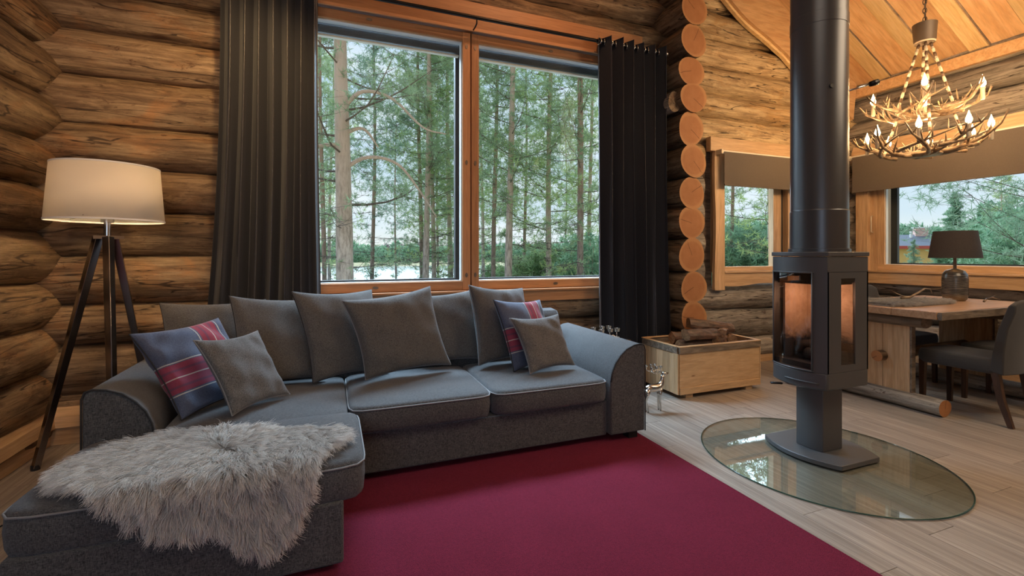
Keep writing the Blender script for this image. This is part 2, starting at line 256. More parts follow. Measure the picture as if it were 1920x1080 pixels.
# ------------------------------------------------------------------ mesh builder
class MB:
    def __init__(s): s.v = []; s.f = []; s.mi = []; s.cur = 0; s.uv = None
    def box(s, x0, x1, y0, y1, z0, z1):
        b = len(s.v); s.v += [(x, y, z) for z in (z0, z1) for y in (y0, y1) for x in (x0, x1)]
        for q in ((0, 2, 3, 1), (4, 5, 7, 6), (0, 1, 5, 4), (2, 6, 7, 3), (0, 4, 6, 2), (1, 3, 7, 5)): s.f.append([b+i for i in q]); s.mi.append(s.cur)
        return s
    def tube(s, pts, rad, n=10, cap=True, flat=1.0, ref=None):
        pts = [Vector(p) for p in pts]; N = len(pts)
        if not hasattr(rad, '__len__'): rad = [rad]*N
        b = len(s.v); prev = None
        for i, p in enumerate(pts):
            t = (pts[min(i+1, N-1)]-pts[max(i-1, 0)]).normalized()
            if prev is None:
                u = Vector(ref) if ref else (Vector((0, 0, 1)) if abs(t.z) < .9 else Vector((1, 0, 0)))
            else: u = prev
            u = (u-t*u.dot(t)).normalized(); prev = u; w = t.cross(u)
            for k in range(n):
                a = 2*PI*k/n; s.v.append(tuple(p+(u*math.cos(a)*flat+w*math.sin(a))*rad[i]))
        for i in range(N-1):
            for k in range(n):
                a, c = b+i*n+k, b+i*n+(k+1) % n; s.f.append([a, c, c+n, a+n]); s.mi.append(s.cur)
        if cap:
            s.f.append([b+k for k in range(n)][::-1]); s.mi.append(s.cur); s.f.append([b+(N-1)*n+k for k in range(n)]); s.mi.append(s.cur)
        return s
    def lathe(s, prof, n=32, c=(0, 0, 0), closed=False):
        b = len(s.v); P = len(prof)
        for (r, z) in prof:
            for k in range(n):
                a = 2*PI*k/n; s.v.append((c[0]+r*math.cos(a), c[1]+r*math.sin(a), c[2]+z))
        for i in range(P if closed else P-1):
            for k in range(n):
                a, d = b+i*n+k, b+i*n+(k+1) % n; j = ((i+1) % P-i)*n
                s.f.append([a, d, d+j, a+j]); s.mi.append(s.cur)
        return s
    def prism(s, pts, o, ux, uy, uz, t0, t1):
        """polygon pts (a,b) on plane o + a*ux + b*uy, extruded t0..t1 along uz"""
        o, ux, uy, uz = map(Vector, (o, ux, uy, uz)); b = len(s.v); n = len(pts)
        for t in (t0, t1):
            for (a, c) in pts: s.v.append(tuple(o+ux*a+uy*c+uz*t))
        s.f.append([b+i for i in range(n)][::-1]); s.mi.append(s.cur); s.f.append([b+n+i for i in range(n)]); s.mi.append(s.cur)
        for i in range(n): s.f.append([b+i, b+(i+1) % n, b+n+(i+1) % n, b+n+i]); s.mi.append(s.cur)
        return s
    def build(s, name, mats, parent=None, loc=(0, 0, 0), rot=(0, 0, 0), smooth=False, bevel=0, origin=None, subsurf=0, fix=True):
        me = bpy.data.meshes.new(name)
        v = s.v
        if origin is not None: v = [(x-origin[0], y-origin[1], z-origin[2]) for x, y, z in v]; loc = tuple(loc[i]+origin[i] for i in range(3))
        me.from_pydata(v, [], s.f)
        if isinstance(mats, str): mats = [mats]
        for q in mats: me.materials.append(MAT[q])
        if len(mats) > 1: me.polygons.foreach_set('material_index', s.mi)
        if fix:
            bm = bmesh.new(); bm.from_mesh(me); bmesh.ops.recalc_face_normals(bm, faces=bm.faces); bm.to_mesh(me); bm.free()
        if smooth: me.shade_smooth() if smooth is True else me.shade_smooth()
        o = bpy.data.objects.new(name, me); COL.objects.link(o); o.location = loc; o.rotation_euler = rot
        if parent: o.parent = parent
        if smooth == 'auto' or bevel:
            if smooth: me.set_sharp_from_angle(angle=R(38))
        if bevel:
            bv = o.modifiers.new('bevel', 'BEVEL'); bv.width = bevel; bv.segments = 2; bv.limit_method = 'ANGLE'; bv.angle_limit = R(40); bv.harden_normals = False
        if subsurf:
            ss = o.modifiers.new('ss', 'SUBSURF'); ss.levels = subsurf; ss.render_levels = subsurf
        return o
def empty(name, loc=(0, 0, 0), rz=0, label=None, cat=None, group=None, kind=None):
    o = bpy.data.objects.new(name, None); COL.objects.link(o); o.location = loc; o.rotation_euler = (0, 0, rz); o.empty_display_size = .1
    return tag(o, label, cat, group, kind)
def tag(o, label=None, cat=None, group=None, kind=None):
    for k, v in (('label', label), ('category', cat), ('group', group), ('kind', kind)):
        if v: o[k] = v
    return o
def bx(name, mat, parent, x0, x1, y0, y1, z0, z1, bevel=.003):
    c = ((x0+x1)/2, (y0+y1)/2, (z0+z1)/2)
    return MB().box(x0, x1, y0, y1, z0, z1).build(name, mat, parent, origin=c, bevel=bevel)
def dup(root, loc, rz=0, label=None, par=None):
    c = root.copy(); COL.objects.link(c); c.location = loc; c.rotation_euler = (root.rotation_euler[0], root.rotation_euler[1], rz)
    if label: c['label'] = label
    def kids(a, b):
        for ch in list(a.children):
            d = ch.copy(); COL.objects.link(d); d.parent = b; kids(ch, d)
    kids(root, c)
    return c
def at(px, py, X=None, Y=None, Z=None):
    t = (px-960)/F; S, C = math.sin(YAW), math.cos(YAW); d = Vector((S+C*t, C-S*t, (476-py)/F))
    k = X/d.x if X is not None else Y/d.y if Y is not None else (Z-EYE)/d.z
    return Vector((0, 0, EYE))+d*k

# ------------------------------------------------------------------ log walls
WY, WX, RX = 4.05, -1.76, 6.3        # inner faces: back wall, left wall, right wall
SEAM = [.03, .30, .64, .92, 1.257, 1.58, 1.89, 2.194, 2.53, 2.845, 3.11, 3.42, 3.73, 4.04, 4.35, 4.66, 4.97, 5.28, 5.6]
def logmesh(L, hz, seed, end0=False, end1=False, depth=.16, rnd_ends=0):
    """log along local X, centred; hz half height"""
    rs = np.random.RandomState(seed); n = 24; ns = max(4, int(L/.09)); mb = MB()
    ph = rs.rand(8)*6.28; am = rs.rand(4)*.006+.003; xs = np.linspace(-L/2, L/2, ns+1)
    for x in xs:
        e = 0
        if rnd_ends:
            e = max(0, 1-(L/2-abs(x))/rnd_ends) if (x > 0 or not end0) else 0
        sc = math.sqrt(max(0.02, 1-e*e*.97))
        for k in range(n):
            a = 2*PI*k/n
            r = 1+.035*math.sin(2*a+ph[0]+x*.9)+.022*math.sin(3*a+ph[1]-x*1.7)+am[0]*3*math.sin(x*5+ph[2]+a)+am[1]*3*math.sin(x*11+ph[3]+2*a)+am[2]*1.5*math.sin(x*23+ph[4]+3*a)
            bow = .008*math.sin(x*1.1+ph[5])
            mb.v.append((x, math.cos(a)*depth*1.08*r*sc, math.sin(a)*hz*1.075*r*sc+bow))
    for i in range(ns):
        for k in range(n):
            a, c = i*n+k, i*n+(k+1) % n; mb.f.append([a, c, c+n, a+n]); mb.mi.append(0)
    mb.f.append([k for k in range(n)][::-1]); mb.mi.append(1 if end0 else 0)
    mb.f.append([ns*n+k for k in range(n)]); mb.mi.append(1 if end1 else 0)
    return mb
def log(parent, axis, lo, hi, fixed, zc, hz, mat, seed, **k):
    mb = logmesh(hi-lo, hz, seed, **k); c = (lo+hi)/2
    loc = (c, fixed, zc) if axis == 'x' else (fixed, c, zc)
    o = mb.build('log', [mat, 'log_end'], parent, loc=loc, rot=(0, 0, 0 if axis == 'x' else PI/2), smooth=True)
    o.data.set_sharp_from_angle(angle=R(50)); return o
wb = empty('wall_back', (0, WY, 0), kind='structure'); wl = empty('wall_left', (WX, 0, 0), kind='structure'); wr = empty('wall_right', (RX, 0, 0), kind='structure')
wp = empty('wall_partition', (3.39, 4.0, 0), kind='structure')
for w_, p in ((wb, (0, WY, 0)), (wl, (WX, 0, 0)), (wr, (RX, 0, 0)), (wp, (3.39, 4.0, 0))): w_.location = (0, 0, 0)
W1 = (-.60, 2.98, .835, 3.53); W2 = (3.99, 5.28, .93, 2.60); W3 = (1.05, 3.93, .93, 2.66)
sd = 100
for i in range(len(SEAM)-1):
    z0, z1 = SEAM[i], SEAM[i+1]; zc, hz = (z0+z1)/2, (z1-z0)/2; sd += 1
    segs = [(-2.0, 3.39)] if (z1 < W1[2]+.1 or z0 > W1[3]-.12) else [(-2.0, W1[0]), (W1[1], 3.39)]
    for a, b in segs: sd += 1; log(wb, 'x', a, b, WY+.15, zc, hz, 'log_brown', sd)
    m_ = 'log_honey_lit' if z0 > 2.1 else 'log_grey'  # upper annex logs take the colour with chandelier light painted in
    segs = [(3.39, 6.5)] if (z1 < W2[2]+.1 or z0 > W2[3]-.1) else [(3.39, W2[0]-.015), (W2[1], 6.5)]
    for a, b in segs:
        sd += 1; short = (b < 4.2); log(wb, 'x', a, b, WY+.15, zc, hz, m_, sd, end0=short, rnd_ends=.10 if short else 0)
bx('backing', 'bark_board', wb, 3.70, 4.06, WY+.08, WY+.22, .5, 2.55, 0)
for w_, x_c, m_ in ((wl, WX-.15, 'log_brown'), (wr, RX+.15, 'log_grey')): sd += 1; log(w_, 'y', -2.0, 4.25, x_c, .11, .125, m_, sd)
# left and right walls: half a course off
CEN = [.16]+[s_+.0 for s_ in SEAM[1:]]
for i, zc in enumerate(CEN[1:-1]):
    hz = (CEN[i+2]-CEN[i])/4+.002 if i < len(CEN)-2 else .155
    lo_ = (CEN[i]+zc)/2 if i else .15; hi_ = (zc+CEN[i+2])/2; z_c, hz = (lo_+hi_)/2, (hi_-lo_)/2; sd += 1
    log(wl, 'y', -2.0, 4.25, WX-.15, z_c, hz, 'log_brown', sd)
    m_ = 'log_grey'
    segs = [(-2.0, 4.25)] if (hi_ < W3[2]+.18 or lo_ > W3[3]-.1) else [(-2.0, W3[0]), (W3[1], 4.25)]
    if z_c < 3.75:
        for a, b in segs: sd += 1; log(wr, 'y', a, b, RX+.15, z_c, hz, m_, sd)
# partition stub logs with sawn ends towards the room
for i, zc in enumerate(CEN[1:17]):
    lo_ = (CEN[i]+zc)/2 if i else .15; hi_ = (zc+CEN[i+2])/2; z_c, hz = (lo_+hi_)/2+.012, (hi_-lo_)/2
    ye = 3.70+random.uniform(-.02, .02) if z_c > .5 else 3.82
    sd += 1; o = log(wp, 'y', ye, 4.35, 3.39+random.uniform(-.012, .012), z_c, hz*.97, 'log_brown', sd, end0=True, depth=.148)
o = logmesh(.34, .095, 999, end0=True, depth=.072, rnd_ends=.0).build('branch_stub', ['log_grey', 'log_brown'], wp, loc=(3.215, 3.93, 2.80), rot=(0, 0, PI/2), smooth=True); o.data.set_sharp_from_angle(angle=R(50))

# rear side of the room, behind the camera
bk = empty('wall_front', kind='structure')
for (x0, x1, z0, z1) in ((-1.9, -1.8, 0, 5.6), (-.2, 6.5, 0, 5.6), (-1.8, -.2, 0, 1.1), (-1.8, -.2, 2.4, 5.6)): bx('panel', 'pine_x', bk, x0, x1, -2.1, -2.0, z0, z1, 0)
# ------------------------------------------------------------------ floor
fl = empty('floor', kind='structure')
bx('subfloor', 'black', fl, -2.1, 6.6, -2.1, 4.4, -.08, -.012, 0)
pm = MB().box(-.0945, .0945, -.648, .648, -.012, 0)
base = pm.build('plank', 'floor_board', fl, loc=(0, 0, 0), bevel=.0008); first = True
cols = int((6.5+1.95)/.19)+1
for c_ in range(cols):
    x = -1.93+c_*.19; y = -2.0+random.uniform(-1.2, 0)+.65
    while y-.65 < 4.2:
        o = base if first else base.copy()
        if not first: COL.objects.link(o)
        first = False; o.location = (x, y, 0); y += 1.298
# baseboards
bb = empty('baseboard_left', kind='structure')
bx('board', 'pine_y', bb, WX-.02, WX+.015, -2, WY-.02, 0, .125)
MB().prism([(0, .125), (.05, .12), (.035, .19), (-.01, .24), (-.05, .24)], (WX+.0, 0, 0), (1, 0, 0), (0, 0, 1), (0, 1, 0), -2, WY-.02).build('rail', 'pine_y', bb)
bx('bark_edge', 'bark_board', bb, WX+.018, WX+.042, -2, WY-.03, .128, .142)
b2 = empty('baseboard_back', kind='structure')
bx('board', 'pine_x', b2, WX, 3.2, WY-.06, WY-.02, 0, .125)
MB().prism([(0, .125), (-.05, .12), (-.035, .19), (.01, .24), (.05, .24)], (0, WY-.03, 0), (0, 1, 0), (0, 0, 1), (1, 0, 0), WX, 3.2).build('rail', 'pine_x', b2)
bx('board', 'pine_x', b2, 3.56, RX, WY+.02, WY+.06, 0, .11)
b3 = empty('baseboard_right', kind='structure'); bx('board', 'pine_y', b3, RX-.04, RX, -2, WY, 0, .11)

# ------------------------------------------------------------------ roof
SL = .565; RIDGE = 2.27; ZR = 3.385+SL*(RX-RIDGE); ang = math.atan(SL)
ce = empty('ceiling', kind='structure')
def roofpt(x): return 3.385+SL*(RX-x) if x > RIDGE else ZR-SL*(RIDGE-x)
def plank_slope(x0, x1, y0, y1, off, th, mat, name='ceiling_board'):
    z0, z1 = roofpt(x0)+off, roofpt(x1)+off; L = math.hypot(x1-x0, z1-z0)
    mb = MB().box(-L/2, L/2, y0, y1, 0, th)
    c = ((x0+x1)/2, 0, (z0+z1)/2); yc = (y0+y1)/2
    mb = MB().box(-L/2, L/2, -(y1-y0)/2, (y1-y0)/2, 0, th)
    return mb.build(name, mat, ce, loc=(c[0], yc, c[2]), rot=(0, -math.atan2(z1-z0, x1-x0), 0), bevel=.004)
y = 4.03
for k in range(14):
    plank_slope(RIDGE, RX+.15, y-.34, y+.02, .03, .03, 'ceiling_orange'); plank_slope(WX-.15, RIDGE, y-.34, y+.02, .03, .03, 'ceiling_orange')
    yl = y-.46
    plank_slope(RIDGE, RX+.12, yl-.01, yl+.145, -.001, .03, 'ceiling_light'); plank_slope(WX-.12, RIDGE, yl-.01, yl+.145, -.001, .03, 'ceiling_light')
    plank_slope(RIDGE, RX+.1, yl+.10, yl+.155, .02, .02, 'bark_board', 'bark_edge'); plank_slope(RIDGE, RX+.1, yl-.022, yl+.03, .02, .02, 'bark_board', 'bark_edge')
    y -= .452
bx('roof_deck', 'pine_x', ce, -2.2, 6.8, -2.2, 4.5, ZR+.3, ZR+.36, 0)
for (xa, xb) in ((RIDGE, 6.9), (-2.3, RIDGE)):
    z0, z1 = roofpt(xa)+.08, roofpt(xb)+.08
    MB().prism([(xa, z0), (xb, z1), (xb, z1+.1), (xa, z0+.1)], (0, 0, 0), (1, 0, 0), (0, 0, 1), (0, 1, 0), -2.2, 4.6).build('roof_panel', 'pine_x', ce)
# rake board with a scribed wavy lower edge, on the gable of the annex
pts = []; x = 3.6
while x <= 6.25: pts.append((x, roofpt(x)-.46-.055*abs(math.sin((x-.35)*2.7))-.01*math.sin(x*9))); x += .07
tp = [(x, roofpt(x)+.03) for x in (6.25, 3.6)]
tr3 = empty('trim_1', kind='structure')
MB().prism(pts+tp, (0, WY-.10, 0), (1, 0, 0), (0, 0, 1), (0, 1, 0), -.02, .02).build('rake_board', 'ceiling_orange', tr3, origin=(5, WY-.1, 3.9), rot=(0, 0, 0))
pts2 = [(a, b-.035) for a, b in pts]; top2 = [(a, b+.02) for a, b in pts][::-1]
MB().prism(pts2+top2, (0, WY-.07, 0), (1, 0, 0), (0, 0, 1), (0, 1, 0), -.012, .03).build('scribed_edge', 'ceiling_light', tr3, origin=(5, WY-.1, 3.9))
tr4 = empty('trim_2', kind='structure')
bx('cornice_board', 'ceiling_orange', tr4, RX-.05, RX, -2, WY, 3.268, 3.39); bx('bark_edge', 'bark_board', tr4, RX-.055, RX-.0, -2, WY, 3.39, 3.405)

# ------------------------------------------------------------------ windows
def ring(mb, axis, a0, a1, z0, z1, w, d0, d1):
    for (p0, p1, q0, q1) in ((a0, a0+w, z0, z1), (a1-w, a1, z0, z1), (a0+w, a1-w, z0, z0+w), (a0+w, a1-w, z1-w, z1)):
        if axis == 'x': mb.box(p0, p1, d0, d1, q0, q1)
        else: mb.box(d0, d1, p0, p1, q0, q1)
w1 = empty('window_1', kind='structure')
bx('head_casing', 'frame_x', w1, W1[0], W1[1], 3.99, 4.20, 3.285, 3.53); bx('apron', 'frame_x', w1, W1[0], W1[1], 4.00, 4.2, .835, .935)
bx('stool', 'frame_x', w1, W1[0], W1[1], 3.975, 4.2, .935, .953); bx('head_bead', 'frame_x', w1, W1[0], W1[1], 3.985, 4.0, 3.27, 3.298)
bx('side_casing', 'frame_z', w1, W1[0]-.02, W1[0]+.12, 3.99, 4.36, .835, 3.53); bx('side_casing', 'frame_z', w1, W1[1]-.12, W1[1]+.02, 3.99, 4.36, .835, 3.53)
MX = 1.169
for (a0, a1, side) in ((W1[0]+.12, MX-.006, 1), (MX+.006, W1[1]-.12, 0)):
    sa = empty('sash', kind='structure'); sa.parent = w1; del sa['kind']
    bx('rail', 'frame_x', sa, a0, a1, 4.035, 4.10, .957, 1.035); bx('rail', 'frame_x', sa, a0, a1, 4.035, 4.10, 3.19, 3.268)
    bx('stile', 'frame_z', sa, a0, a0+.07, 4.032, 4.10, .957, 3.268); bx('stile', 'frame_z', sa, a1-.07, a1, 4.032, 4.10, .957, 3.268)
    mb = MB(); ring(mb, 'x', a0+.068, a1-.068, 1.033, 3.192, .010, 4.06, 4.12); mb.build('glazing_bead', 'sash_white', sa)
    mb = MB(); ring(mb, 'x', a0+.03, a1-.03, .99, 3.235, .065, 4.20, 4.26); mb.build('outer_frame', 'sash_dark', sa)
    MB().box(a0+.06, a1-.06, 4.08, 4.084, 1.03, 3.2).build('pane', 'window_glass', sa); 
    sl = MB()
    for k in range(11): sl.box(a0+.08, a1-.08, 4.135, 4.165, 3.187-k*.0075, 3.1905-k*.0075)
    sl.build('blind_slats', 'slat_grey', sa); bx('blind_rail', 'rail_white', sa, a0+.08, a1-.08, 4.13, 4.17, 3.082, 3.098)
    for (hx, hz_) in ((a0+.035, 3.14), (a0+.035, 2.1), (a0+.035, 1.09), (a1-.035, 3.14), (a1-.035, 2.1), (a1-.035, 1.09), ((a0+a1)/2, .995), ((a0+a1)/2-.05, 3.232)):
        hor = hz_ < 1.05 or hz_ > 3.2
        mb = MB().lathe([(.0001, 0), (.012, 0), (.012, -.004), (.0001, -.004)], 14); o = mb.build('latch_cap', 'latch', sa, loc=(hx, 4.032, hz_), rot=(-PI/2, 0, 0)); o.scale = (2.0 if hor else 1, 1 if hor else 1.8, 1)
bx('mullion', 'frame_z', w1, MX-.03, MX+.03, 4.06, 4.30, .95, 3.28); bx('outer_sill', 'sash_white', w1, W1[0]+.05, W1[1]-.05, 4.1, 4.4, .93, .96)
w2 = empty('window_2', kind='structure')
bx('head_casing', 'pine_x', w2, 3.90, 5.38, WY-.07, WY+.0, 2.42, 2.58)
pz = [(3.965, .875)]+[(3.965+.008*math.sin(z*5), z) for z in np.arange(.9, 2.42, .1)]+[(3.965, 2.42), (4.10, 2.42), (4.105, .875)]
MB().prism([p for p in pz], (0, WY-.05, 0), (1, 0, 0), (0, 0, 1), (0, 1, 0), -.02, .02).build('side_casing', 'pine_z', w2, origin=(4.1, WY-.05, 1.6))
bx('side_casing', 'pine_z', w2, 5.09, 5.28, WY-.07, WY-.02, .9, 2.42)
px_ = [(4.105, 1.062)]+[(x, .925+.014*math.sin(x*7)) for x in np.arange(4.105, 5.1, .06)]+[(5.1, 1.062)]
MB().prism(px_, (0, WY-.04, 0), (1, 0, 0), (0, 0, 1), (0, 1, 0), -.02, .02).build('apron', 'pine_x', w2, origin=(4.6, WY-.04, 1))
bx('stool', 'pine_x', w2, 4.105, 5.09, WY-.075, WY+.25, 1.062, 1.085); bx('rail', 'pine_x', w2, 4.105, 5.09, WY-.03, WY+.04, 1.085, 1.135)
bx('stile', 'pine_z', w2, 4.912, 5.04, WY-.02, WY+.05, 1.085, 2.42); bx('jamb', 'sash_dark', w2, 5.04, 5.09, WY-.0, WY+.05, 1.085, 2.42); bx('jamb', 'pine_z', w2, 4.04, 4.10, WY-.01, WY+.25, 1.085, 2.5)
bx('jamb', 'pine_z', w2, 5.09, 5.28, WY-.02, WY+.06, 1.085, 2.5)
MB().box(4.095, 4.92, WY+.02, WY+.024, 1.13, 2.42).build('pane', 'window_glass', w2); bx('outer_frame', 'sash_white', w2, 4.10, 4.112, WY+.05, WY+.09, 1.1, 2.45)
w3 = empty('window_3', kind='structure')
bx('side_casing', 'pine_z', w3, RX-.07, RX, 3.79, 3.93, .91, 2.5); bx('side_casing', 'pine_z', w3, RX-.07, RX, 1.05, 1.19, .91, 2.5)
bx('jamb', 'pine_z', w3, RX-.01, RX+.3, 3.72, 3.80, 1.07, 2.5); bx('jamb', 'frame_z', w3, RX-.01, RX+.3, 1.18, 1.26, 1.07, 2.5)
bx('stool', 'pine_y', w3, RX-.075, RX+.2, 1.05, 3.80, 1.055, 1.078); bx('apron', 'pine_y', w3, RX-.06, RX, 1.05, 3.80, .92, 1.055)
pt = [(y_, 2.65+.012*math.sin(y_*6)) for y_ in np.arange(1.0, 4.0, .08)]
MB().prism(pt+[(4.0, 2.51), (1.0, 2.51)], (RX-.05, 0, 0), (0, 1, 0), (0, 0, 1), (1, 0, 0), -.02, .04).build('head_casing', 'pine_y', w3, origin=(RX, 2.5, 2.6))
bx('rail', 'pine_y', w3, RX+.0, RX+.06, 1.26, 3.72, 1.078, 1.15); bx('stile', 'pine_z', w3, RX+.0, RX+.06, 3.64, 3.72, 1.151, 2.5); bx('stile', 'pine_z', w3, RX+.0, RX+.06, 1.26, 1.34, 1.151, 2.5)
MB().box(RX+.03, RX+.034, 1.34, 3.64, 1.15, 2.5).build('pane', 'window_glass', w3)
mb = MB(); ring(mb, 'y', 1.335, 3.645, 1.145, 2.5, .012, RX+.02, RX+.06); mb.build('glazing_bead', 'sash_white', w3)
mb = MB(); ring(mb, 'y', 1.30, 3.66, 1.10, 2.5, .07, RX+.16, RX+.2); mb.build('outer_frame', 'sash_dark', w3)
mb = MB().tube([(RX-.02, 3.76, 1.75), (RX-.05, 3.76, 1.75), (RX-.05, 3.76, 1.55), (RX-.02, 3.76, 1.55)], .008, 8); mb.build('handle', 'bone', w3, smooth=True)
# roller blinds
r2 = empty('roller_blind', (4.7, WY-.12, 2.4), label='taupe roller blind half lowered over the small annex window', cat='roller blind')
def loc(o, root): o.parent = root; o.location = Vector(o.location)-root.location; return o
loc(MB().tube([(4.0, WY-.12, 2.405), (5.36, WY-.12, 2.405)], .022, 16).build('roller_tube', 'rail_white', None, smooth='auto'), r2)
loc(bx('blind_cloth', 'roller_fabric', None, 4.02, 5.34, WY-.146, WY-.143, 2.035, 2.405, 0), r2); loc(bx('bottom_bar', 'roller_fabric', None, 4.02, 5.34, WY-.151, WY-.138, 2.03, 2.05), r2)
loc(bx('bracket', 'bone', None, 3.975, 4.0, WY-.15, WY-.07, 2.38, 2.43), r2)
r3 = empty('roller_blind', (RX-.11, 2.5, 2.5), label='wide taupe roller blind over the window by the dining table', cat='roller blind')
loc(MB().tube([(RX-.11, 1.1, 2.50), (RX-.11, 3.97, 2.50)], .022, 16).build('roller_tube', 'rail_white', None, smooth='auto'), r3)
loc(bx('blind_cloth', 'roller_fabric', None, RX-.136, RX-.133, 1.12, 3.93, 2.055, 2.5, 0), r3); loc(bx('bottom_bar', 'roller_fabric', None, RX-.141, RX-.128, 1.12, 3.93, 2.05, 2.07), r3)
loc(bx('bracket', 'bone', None, RX-.15, RX-.07, 3.97, 3.99, 2.47, 2.53), r3)

# ------------------------------------------------------------------ curtains
ROD = 3.34; RY = 3.885
def curtain(x0, x1, xb0, xb1, waves, amp, label, seed, ztop=ROD+.045, ph=0.0, right=False):
    root = empty('curtain', ((x0+x1)/2, RY, 0), label=label, cat='curtain', group=None)
    rs = np.random.RandomState(seed); nx = waves*22; nz = 34; V = []; cx = (x0+x1)/2
    jit = rs.rand(waves*2+3)*.35
    ws = np.cumsum([1]+list(.75+rs.rand(waves-1)*.5)); 
    for side in (0, 1):
        for j in range(nz+1):
            fz = j/nz; z = ztop*(1-fz)+.015*fz
            for i in range(nx+1):
                u = i/nx; a = u*waves*2*PI+ph; spread = fz**2.2
                xx = (x0*(1-u)+x1*u)*(1-spread)+(xb0*(1-u)+xb1*u)*spread
                amp_ = amp*(1+.25*fz*math.sin(i*.11+seed)+.15*math.sin(u*9+seed))
                sn = math.sin(a); y = RY+amp_*math.copysign(abs(sn)**.8, sn)+.012*fz*math.sin(a*2.3+fz*3)
                xx += .014*math.sin(2*a)+.01*fz*math.sin(fz*5+i*.07)
                V.append((xx-cx, y-RY+side*.003, z))
    f = []; n1 = (nz+1)*(nx+1)
    for j in range(nz):
        for i in range(nx):
            a = j*(nx+1)+i; f.append([a, a+1, a+nx+2, a+nx+1]); f.append([n1+a+1, n1+a, n1+a+nx+1, n1+a+nx+2])
    rim = [j*(nx+1) for j in range(nz+1)]+[nz*(nx+1)+i for i in range(1, nx+1)]+[j*(nx+1)+nx for j in range(nz-1, -1, -1)]+[i for i in range(nx-1, 0, -1)]
    for q in range(len(rim)): a, b = rim[q], rim[(q+1) % len(rim)]; f.append([b, a, a+n1, b+n1])
    mb = MB(); mb.v = V; mb.f = f; mb.mi = [0]*len(f)
    mb.build('drape', 'curtain_fabric', root, smooth=True, fix=False)
    if right:
        g = MB().lathe([(.020, -.004), (.032, -.004), (.034, 0), (.032, .004), (.020, .004)], 20, closed=True); gm = None
        for k in range(waves*2):
            u = (k+.0-ph/PI)/(waves*2)
            if u < 0 or u > 1: continue
            x = x0*(1-u)+x1*u
            if gm is None: o = g.build('eyelet', 'silver', root, smooth=True); gm = o
            else: o = gm.copy(); COL.objects.link(o)
            o.location = (x-cx, 0, ROD); o.rotation_euler = (PI/2, 0, R(62 if k % 2 else -62)+PI/2*0)
    return root
curtain(-.75, -.10, -.90, -.07, 7, .055, 'dark blackout curtain hanging left of the big window', 3)
curtain(2.40, 3.17, 2.44, 3.22, 6, .075, 'dark eyelet curtain hanging right of the big window', 5, ph=-.6, right=True)
rod = empty('curtain_rod', (1.2, RY, ROD), label='black metal curtain rod across the top of the big window', cat='curtain rod')
MB().tube([(-2.3, 0, 0), (2.0, 0, 0)], .0165, 14).build('rod', 'black_metal', rod, smooth='auto')
MB().lathe([(.001, -.026), (.018, -.022), (.026, 0), (.018, .022), (.001, .026)], 16).build('finial', 'silver', rod, loc=(2.02, 0, 0), smooth=True)
for xk in (1.18-1.2, -.95-1.2, 1.93): MB().tube([(xk, 0, -.012), (xk, 0, -.05), (xk, .05, -.06), (xk, .105, -.06)], .007, 8).build('bracket', 'black_metal', rod, smooth=True)

# ------------------------------------------------------------------ rug
rg = empty('rug', (.5, 1.2, 0), label='burgundy wool rug lying on the floor in front of the grey sofa', cat='rug')
o = MB().box(-1.4, 1.52, -2.6, 1.70, .001, .012).build('pile', 'rug', rg, bevel=.003)
e = MB(); e.tube([(-1.4, -2.6, .008), (1.52, -2.6, .008), (1.52, 1.7, .008), (-1.4, 1.7, .008), (-1.4, -2.6, .008)], .006, 8); e.build('edge_binding', 'rug', rg, smooth=True)

# ------------------------------------------------------------------ sofa
sofa = empty('sofa', (.5, 2.9, 0), label='dark grey corner sofa with chaise under the big window', cat='sofa')
sx, sy = .5, 2.9
def sp_(mb, name, mat, **k): return mb.build(name, mat, sofa, loc=(-sx, -sy, 0), **k)
def cushion(x0, x1, y0, y1, z0, z1, rad=.035, dome=.016, seed=0, taper=0.0):
    """rounded slab built as a grid on both faces with a domed top"""
    mb = MB(); nx, ny = 18, 18; rs = np.random.RandomState(seed); p = rs.rand(4)*6
    prof = [(0.0, z0+rad*.2)]; cx, cy = (x0+x1)/2, (y0+y1)/2; hx, hy = (x1-x0)/2, (y1-y0)/2
    N = 72; rows = []
    def outline(ins, z):
        r = []
        rc = max(.02, .07-ins)
        for k in range(N):
            a = 2*PI*k/N; c, s_ = math.cos(a), math.sin(a); e = 12.0
            rr = (abs(c)**e+abs(s_)**e)**(-1/e)
            x, y = cx+(hx-ins)*c*rr, cy+(hy-ins)*s_*rr
            zz = z
            r.append((x, y, zz))
        return r
    H = z1-z0
    lv = [(rad*.9, z0), (rad*.2, z0+rad*.25), (0, z0+rad*.8), (-.004, (z0+z1)/2), (0, z1-rad*.7), (rad*.25, z1-rad*.15), (rad*.8, z1)]
    fr = [(.10, .35), (.2, .62), (.35, .85), (.6, 1.0), (.9, 1.0)]
    for ins, z in lv: rows.append(outline(ins, z))
    for q, d in fr:
        r = []
        for (x, y, z) in rows[6]:
            xx, yy = cx+(x-cx)*(1-q), cy+(y-cy)*(1-q)
            r.append((xx, yy, z1+dome*d+.003*math.sin(xx*14+p[0])*math.sin(yy*11+p[1])))
        rows.append(r)
    for r in rows: mb.v += r
    for i in range(len(rows)-1):
        for k in range(N): a, c = i*N+k, i*N+(k+1) % N; mb.f.append([a, c, c+N, a+N]); mb.mi.append(0)
    mb.f.append([k for k in range(N)][::-1]); mb.mi.append(0); b = (len(rows)-1)*N; mb.f.append([b+k for k in range(N)]); mb.mi.append(0)
    pipe = [Vector(v) for v in outline(-.002, z1-rad*.55)]; pipe.append(pipe[0])
    return mb, pipe
def add_cushion(name, *a, **k):
    mb, pipe = cushion(*a, **k); o = sp_(mb, name, 'sofa_fabric', smooth=True)
    pb = MB().tube(pipe, .0042, 6, cap=False).build('piping', 'piping', o, smooth=True); return o
